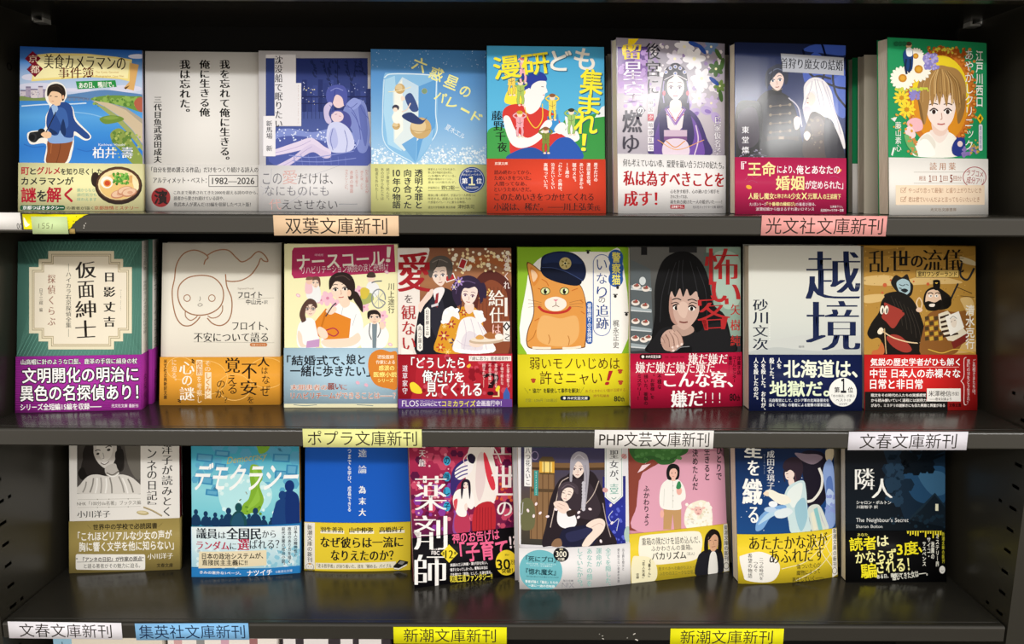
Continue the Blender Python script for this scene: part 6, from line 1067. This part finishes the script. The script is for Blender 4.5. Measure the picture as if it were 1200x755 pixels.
bk('22', .012, 'cream paperback with a brown line drawing of a curled figure, orange band', 'ece7da', cover_line_drawing, 'eba53c', 512, band_line_drawing, '77683f', bow=.0008)
bk('23', .010, 'pale yellow paperback with a nurse holding an orange clipboard', 'f3efc0', cover_nurse, 'b6d6ea', 474, band_nurse)
bk('24', .011, 'paperback with a suited man and an aproned waitress above a red band', '8a5a44', cover_waitress, 'b32432', 479, band_waitress, '2a1a1c')
bk('25', .011, 'green-edged paperback with an orange cat in a navy police cap', '8cba2e', cover_police_cat, 'f2e52e', 482, band_police_cat, '7fae2a')
bk('26', .014, 'paperback with a black-haired woman staring beside a glass case, crimson band', '5a5c5c', cover_dark_stare, 'b81c40', 492, band_dark_stare, 'a8a8a0', bow=.0008)
bk('27', .018, 'pale grey paperback with two huge navy characters and a navy band', 'dcdcd4', cover_two_characters, '1b2450', 493, band_two_characters)
bk('28', .014, 'gold paperback with a warrior on a black horse and a red band', 'b58a3e', cover_samurai, 'd82a2a', 493, band_samurai)
bk('31', .008, 'white paperback with a black-and-white portrait photograph and gold-brown band', 'e6e3de', cover_portrait, 'a39154', 430, band_portrait, '6a1820', bow=.0008)
bk('32', .011, 'teal paperback with a green island and dark silhouettes of people', '2f8fae', cover_map, '2f7fc0', 444, band_map, 'c08a2a', bow=.003)
bk('33', .010, 'plain bright blue paperback with a yellow band', '1a5cc4', cover_blue, 'e6cc38', 441, band_blue, bow=.003)
bk('34', .013, 'crimson paperback with a white-robed figure and black band, angled towards the shelf edge', '7a1c3a', cover_shrine, '17151a', 456, band_shrine)
bk('35', .014, 'paperback with a grey-haired cloaked figure hugging a girl, white band', 'e6e4ea', cover_embrace, 'eceaec', 514, band_embrace, bow=.004)
bk('36', .012, 'pink paperback with a person in a white shirt and a sheep', 'd898b0', cover_sheep, 'edd23c', 446, band_sheep, 'd898b0', bow=.001)
bk('37', .014, 'navy paperback with a girl in pale flowing robes, bright yellow band', '12284e', cover_weaver, 'f0d434', 458, band_weaver, '12203a', bow=.0055)
bk('38', .012, 'black paperback with a misty house, lit window and dripping yellow letters', '10161e', cover_house, '121214', 457, band_house)

# copies and jacketless books standing behind the front ones
BK = 'paperbacks standing behind the front copies'
def copy_behind(pose, row, t, label, col, **k): return add_book((*pose, plain_q()), row, t, label, col, group=BK, **k)
def page_front():
    RC('e0d6c4', 0, 0, 534, 755); L('b9ac96', 5, [(130,160),(160,130),(400,130),(400,640),(130,640)], False, True)
copy_behind((.0945, .0955, 1, 10, .111, .158), 0, .012, 'cream jacketless paperback between the red-shirt cover and the violet court lady', 'd9cfbe')
copy_behind((.2105, .0985, 1, 10, .111, .158), 0, .012, 'cream jacketless paperback between the violet court lady and the dark uniform cover', 'd9cfbe')
copy_behind((.3475, .089, 1, 10, .111, .157), 0, .013, 'cream jacketless paperback with a thin printed frame, behind the daisy cover', 'dcd2c0', front=page_front)
copy_behind((.3435, .106, 1, 10, .111, .157), 0, .010, 'green paperback edge behind the cream jacketless book', '23925c', bandcol='eeebe6', bandy=515)
x, y, yaw, lean, w, h, q = POSE['21']
c2 = copy_behind((x+.0008, y+.0208, yaw, lean, w, h), -1, .018, 'second copy of the green patterned paperback, white spine showing', '5f9486', spine='eceae4', bandcol='b038aa', bandy=505)
spine_text(books['21'], '仮面紳士 ハイカラ右京探偵全集', w, .018, .44, .76, '6a6a62', h, lean); spine_text(books['21'], '日下三蔵編', w, .018, .82, .97, '55554e', h, lean); spine_text(c2, '仮面紳士 ハイカラ右京', w, .018, .30, .9, '6a6a62', h, lean)
for b_ in (books['21'], c2):
    bd = [o for o in b_.children if o.name.startswith('paper_band')][0]; v, tr = run('名探偵', -.006, True); lo, hi = v.min(0), v.max(0); vv = .05+(v[:, 1]-lo[1])/(hi[1]-lo[1])*.15
    p = np.stack([np.full(len(v), w*1.004+.00003), (v[:, 0]-lo[0])/(hi[0]-lo[0])*.008+.005+vv*h*math.sin(R(lean)), vv*h*math.cos(R(lean))], -1)
    link('band_lettering', mesh('band_lettering', p, tr, GLOSS, np.tile(np.array(lin('2a1a2a'), np.float32), (len(v), 1))), bd)
x, y, yaw, lean, w, h, q = POSE['24']
copy_behind((x+.0042, y+.0130, yaw, lean, w, h-.002), -1, .010, 'dark brown book showing a thin edge beside the waitress cover', '2b1d1b')
x, y, yaw, lean, w, h, q = POSE['35']
copy_behind((x-.0048, y+.0165, yaw, lean, w, h), -2, .012, 'white paperback edge peeping out behind the cloaked figure cover', 'd6d4da')
copy_behind((-.2205, .116, .8, 10.5, .1115, .160), -2, .010, 'white-edged jacketless paperback behind the plain blue cover', 'dedad2')
copy_behind((.1400, .1225, 0, 10.5, .1115, .160), -2, .010, 'cream jacketless paperback behind the pink sheep cover', 'dcd2bc')
copy_behind((.2570, .1130, 0, 10.5, .1115, .160), -2, .012, 'cream jacketless paperback behind the navy robes cover', 'dcd2bc')
ROW4 = 'paperbacks below the bottom shelf lip'
def top_a(): RC('8fb6cc', 0, 0, 90, 755); T('木', 20, 30, 66, 80, '2a3a44'); RC('d8cfc0', 90, 0, 534, 755)
def top_c(): RC('e6ded8', 0, 0, 534, 755); [RC(c, x, 0, x+40, 140) for x, c in ((30,'c9a0a0'),(140,'8a8a8a'),(260,'c9a0b0'),(400,'9a6a6a'))]
def top_d(): RC('3a3438', 0, 0, 534, 755); [RC('e0dada', x, 0, x+w_, 120) for x, w_ in ((10,60),(110,120),(290,60),(380,110))]
for x, f, l, c in ((-.4655, top_a, 'book top with a pale blue stripe under the white label', 'd8cfc0'), (-.349, top_c, 'white book top with pink patches under the blue label', 'e6ded8'), (-.2335, top_d, 'dark book top with white patches below the bottom shelf lip', '3a3438')):
    add_book((x, .024, 0, 4, .111, .1585, plain_q()), -3, .012, l, c, front=f, group=ROW4)

# ------------------------------------------------------------------ paper labels along the shelf lips
def sheet_on(parent_name, label, cat, x, z, w, h, col, rot, draw, group, mat=MATT, y=-.0006, t=.0003, poly=None):
    global S
    root = bpy.data.objects.new(parent_name, None); COL.objects.link(root); root.location = (x, y, z); root.rotation_euler = (0, R(rot), 0); tag(root, label, cat, group)
    B = Book([(0, 0), (w*1e4, 0), (w*1e4, h*1e4), (0, h*1e4)], w, h, 0); S = Sheet(B, -1e-5); S.let = 'lettering'
    if draw: draw()
    if poly:
        pl = [(a*w, b*h) for a, b in poly]; n = len(pl); tt = [list(k) for k in tessellate_polygon([[Vector((a, b, 0)) for a, b in pl]])]
        v = np.array([(a, d, b) for d in (0, t) for a, b in pl]); f = tt+[[i+n for i in k][::-1] for k in tt]+[[i, (i+1) % n, n+(i+1) % n, n+i] for i in range(n)]
        finish(S, (v, f, col), root, 'paper', mat)
    else: finish(S, (*B.slab(0, 1, 0, 1, 0, t), col), root, 'paper', mat)
    return root
LG = 'printed paper labels stuck along the shelf lips'
LABELS = [('双葉文庫新刊', -.2081, -.0009, 'f3d2ae', (.093,.909), 0, 'peach label on the top shelf lip'),
    ('光文社文庫新刊', .2169, .0008, 'efa5a2', (.035,.97), .15, 'pink label on the top shelf lip'),
    ('ポプラ文庫新刊', -.1913, -.1944, 'eef0a0', (.04,.96), 0, 'pale yellow label on the middle shelf lip'),
    ('PHP文芸文庫新刊', .0761, -.1943, 'efedec', (.04,.965), .1, 'white label on the middle shelf lip below the dark staring face'),
    ('文春文庫新刊', .3090, -.1952, 'e9e7f2', (.096,.91), -.3, 'white label on the middle shelf lip below the gold samurai cover'),
    ('文春文庫新刊', -.4835, -.3885, 'edebf4', (.096,.91), .6, 'white label at the end of the bottom shelf lip'),
    ('集英社文庫新刊', -.3612, -.3902, '86c0f2', (.03,.967), -.5, 'light blue label on the bottom shelf lip'),
    ('新潮文庫新刊', -.1129, -.3926, 'f2ef18', (.09,.905), 0, 'bright yellow label below the crimson cover'),
    ('新潮文庫新刊', .1538, -.3932, 'f2ef18', (.09,.905), -.2, 'bright yellow label below the navy robes cover')]
for s, x, z, c, (a, b), rot, lab in LABELS:
    def draw(): T(s, 1090*a, 17, 1090*b, 160, '2a2420' if c != '86c0f2' else '14284a', 'g')
    sheet_on('shelf_label', lab, 'label', x, z-.0175, .109, .0175, c, rot, draw, LG)
def zeros(): T('00', 520, 92, 566, 142, '333333', 'g')
sheet_on('price_tag', 'white tag ending in two zeros at the end of the top shelf lip', 'label', -.484, -.0142, .0560, .0147, 'eae8e6', 0, zeros, None)
rag = [(0, 0), (.70, 0), (.71, .10), (.735, .2), (.74, .3), (.78, .42), (.79, .52), (.83, .6), (.86, .72), (.90, .8), (.93, .9), (1, 1), (.62, .98), (.5, 1), (.36, .97), (.2, 1), (0, .99)]
def bits(): E('8a7a10', 440, 60, 5); E('8a7a10', 395, 60, 3); E('8a7a10', 470, 20, 4); C('f4f0e0', [(10,30),(40,80),(56,92),(14,110)])
sheet_on('torn_label', 'torn bright yellow label on the top shelf lip', 'label', -.4262, -.0138, .0575, .0132, 'f2e812', 0, bits, None, poly=rag)
def num():
    L('5a5a3a', 5, [(62,62),(56,100)], False)
    for x in (90, 128): L('5a5a3a', 5, [(x+24,58),(x+4,60),(x,78),(x+14,76),(x+20,86),(x+14,98),(x-4,100)], False)
    L('5a5a3a', 5, [(180,64),(172,106)], False)
sheet_on('sticky_note', 'pale green sticky note with handwritten numbers over the yellow label', 'note', -.4185, -.0178, .0312, .0150, 'c9dfa6', 0, num, None, y=-.0011)
sheet_on('adhesive_tape', 'scrap of brownish tape beside the green sticky note', 'tape', -.3868, -.0175, .0050, .0044, 'a58c52', 0, None, None, y=-.0006)
# paper flecks left on the lips, and a numeral on the side panel
def flecks(sh, pts, name):
    v, f = [], []
    for x, z, w, h, r in pts:
        k = R(r); i = len(v)
        for a, b in ((-1,-1),(1,-.6),(.8,1),(-.7,.7)): v.append((x+a*w*math.cos(k)-b*h*math.sin(k), -.00012, z+a*w*math.sin(k)+b*h*math.cos(k)))
        f.append([i, i+1, i+2, i+3])
    v = np.array(v)-np.array((0, .1, -1.6)); link(name, mesh(name, v, f, MATT, np.tile(np.array(lin('d8d4cc'), np.float32), (len(v), 1))), sh)
flecks(shelves[1], [(-.3735,-.0105,.0004,.0009,10),(-.3720,-.0085,.0004,.0005,0),(-.374,-.0125,.0005,.0004,0)], 'paper_specks')
flecks(shelves[3], [(.119,-.3993,.0014,.0005,30),(.1215,-.4055,.0016,.0006,-30),(.0885,-.4015,.0008,.0003,0),(.089,-.4045,.0010,.0004,-30),(.0855,-.3995,.0004,.0003,0),(.1125,-.4035,.0004,.0004,0)], 'paper_specks')
v, tr = run('0', 0, False); lo, hi = v.min(0), v.max(0)
p = np.stack([np.full(len(v), XL+.0001), .0985+(v[:, 0]-lo[0])/(hi[0]-lo[0])*.0078, .1345+(v[:, 1]-lo[1])/(hi[1]-lo[1])*.0075], -1)-np.array((0, .1, -1.6))
link('numeral_lettering', mesh('numeral_lettering', p, tr, MATT, np.tile(np.array(lin('0a0a0a'), np.float32), (len(v), 1))), sideL)
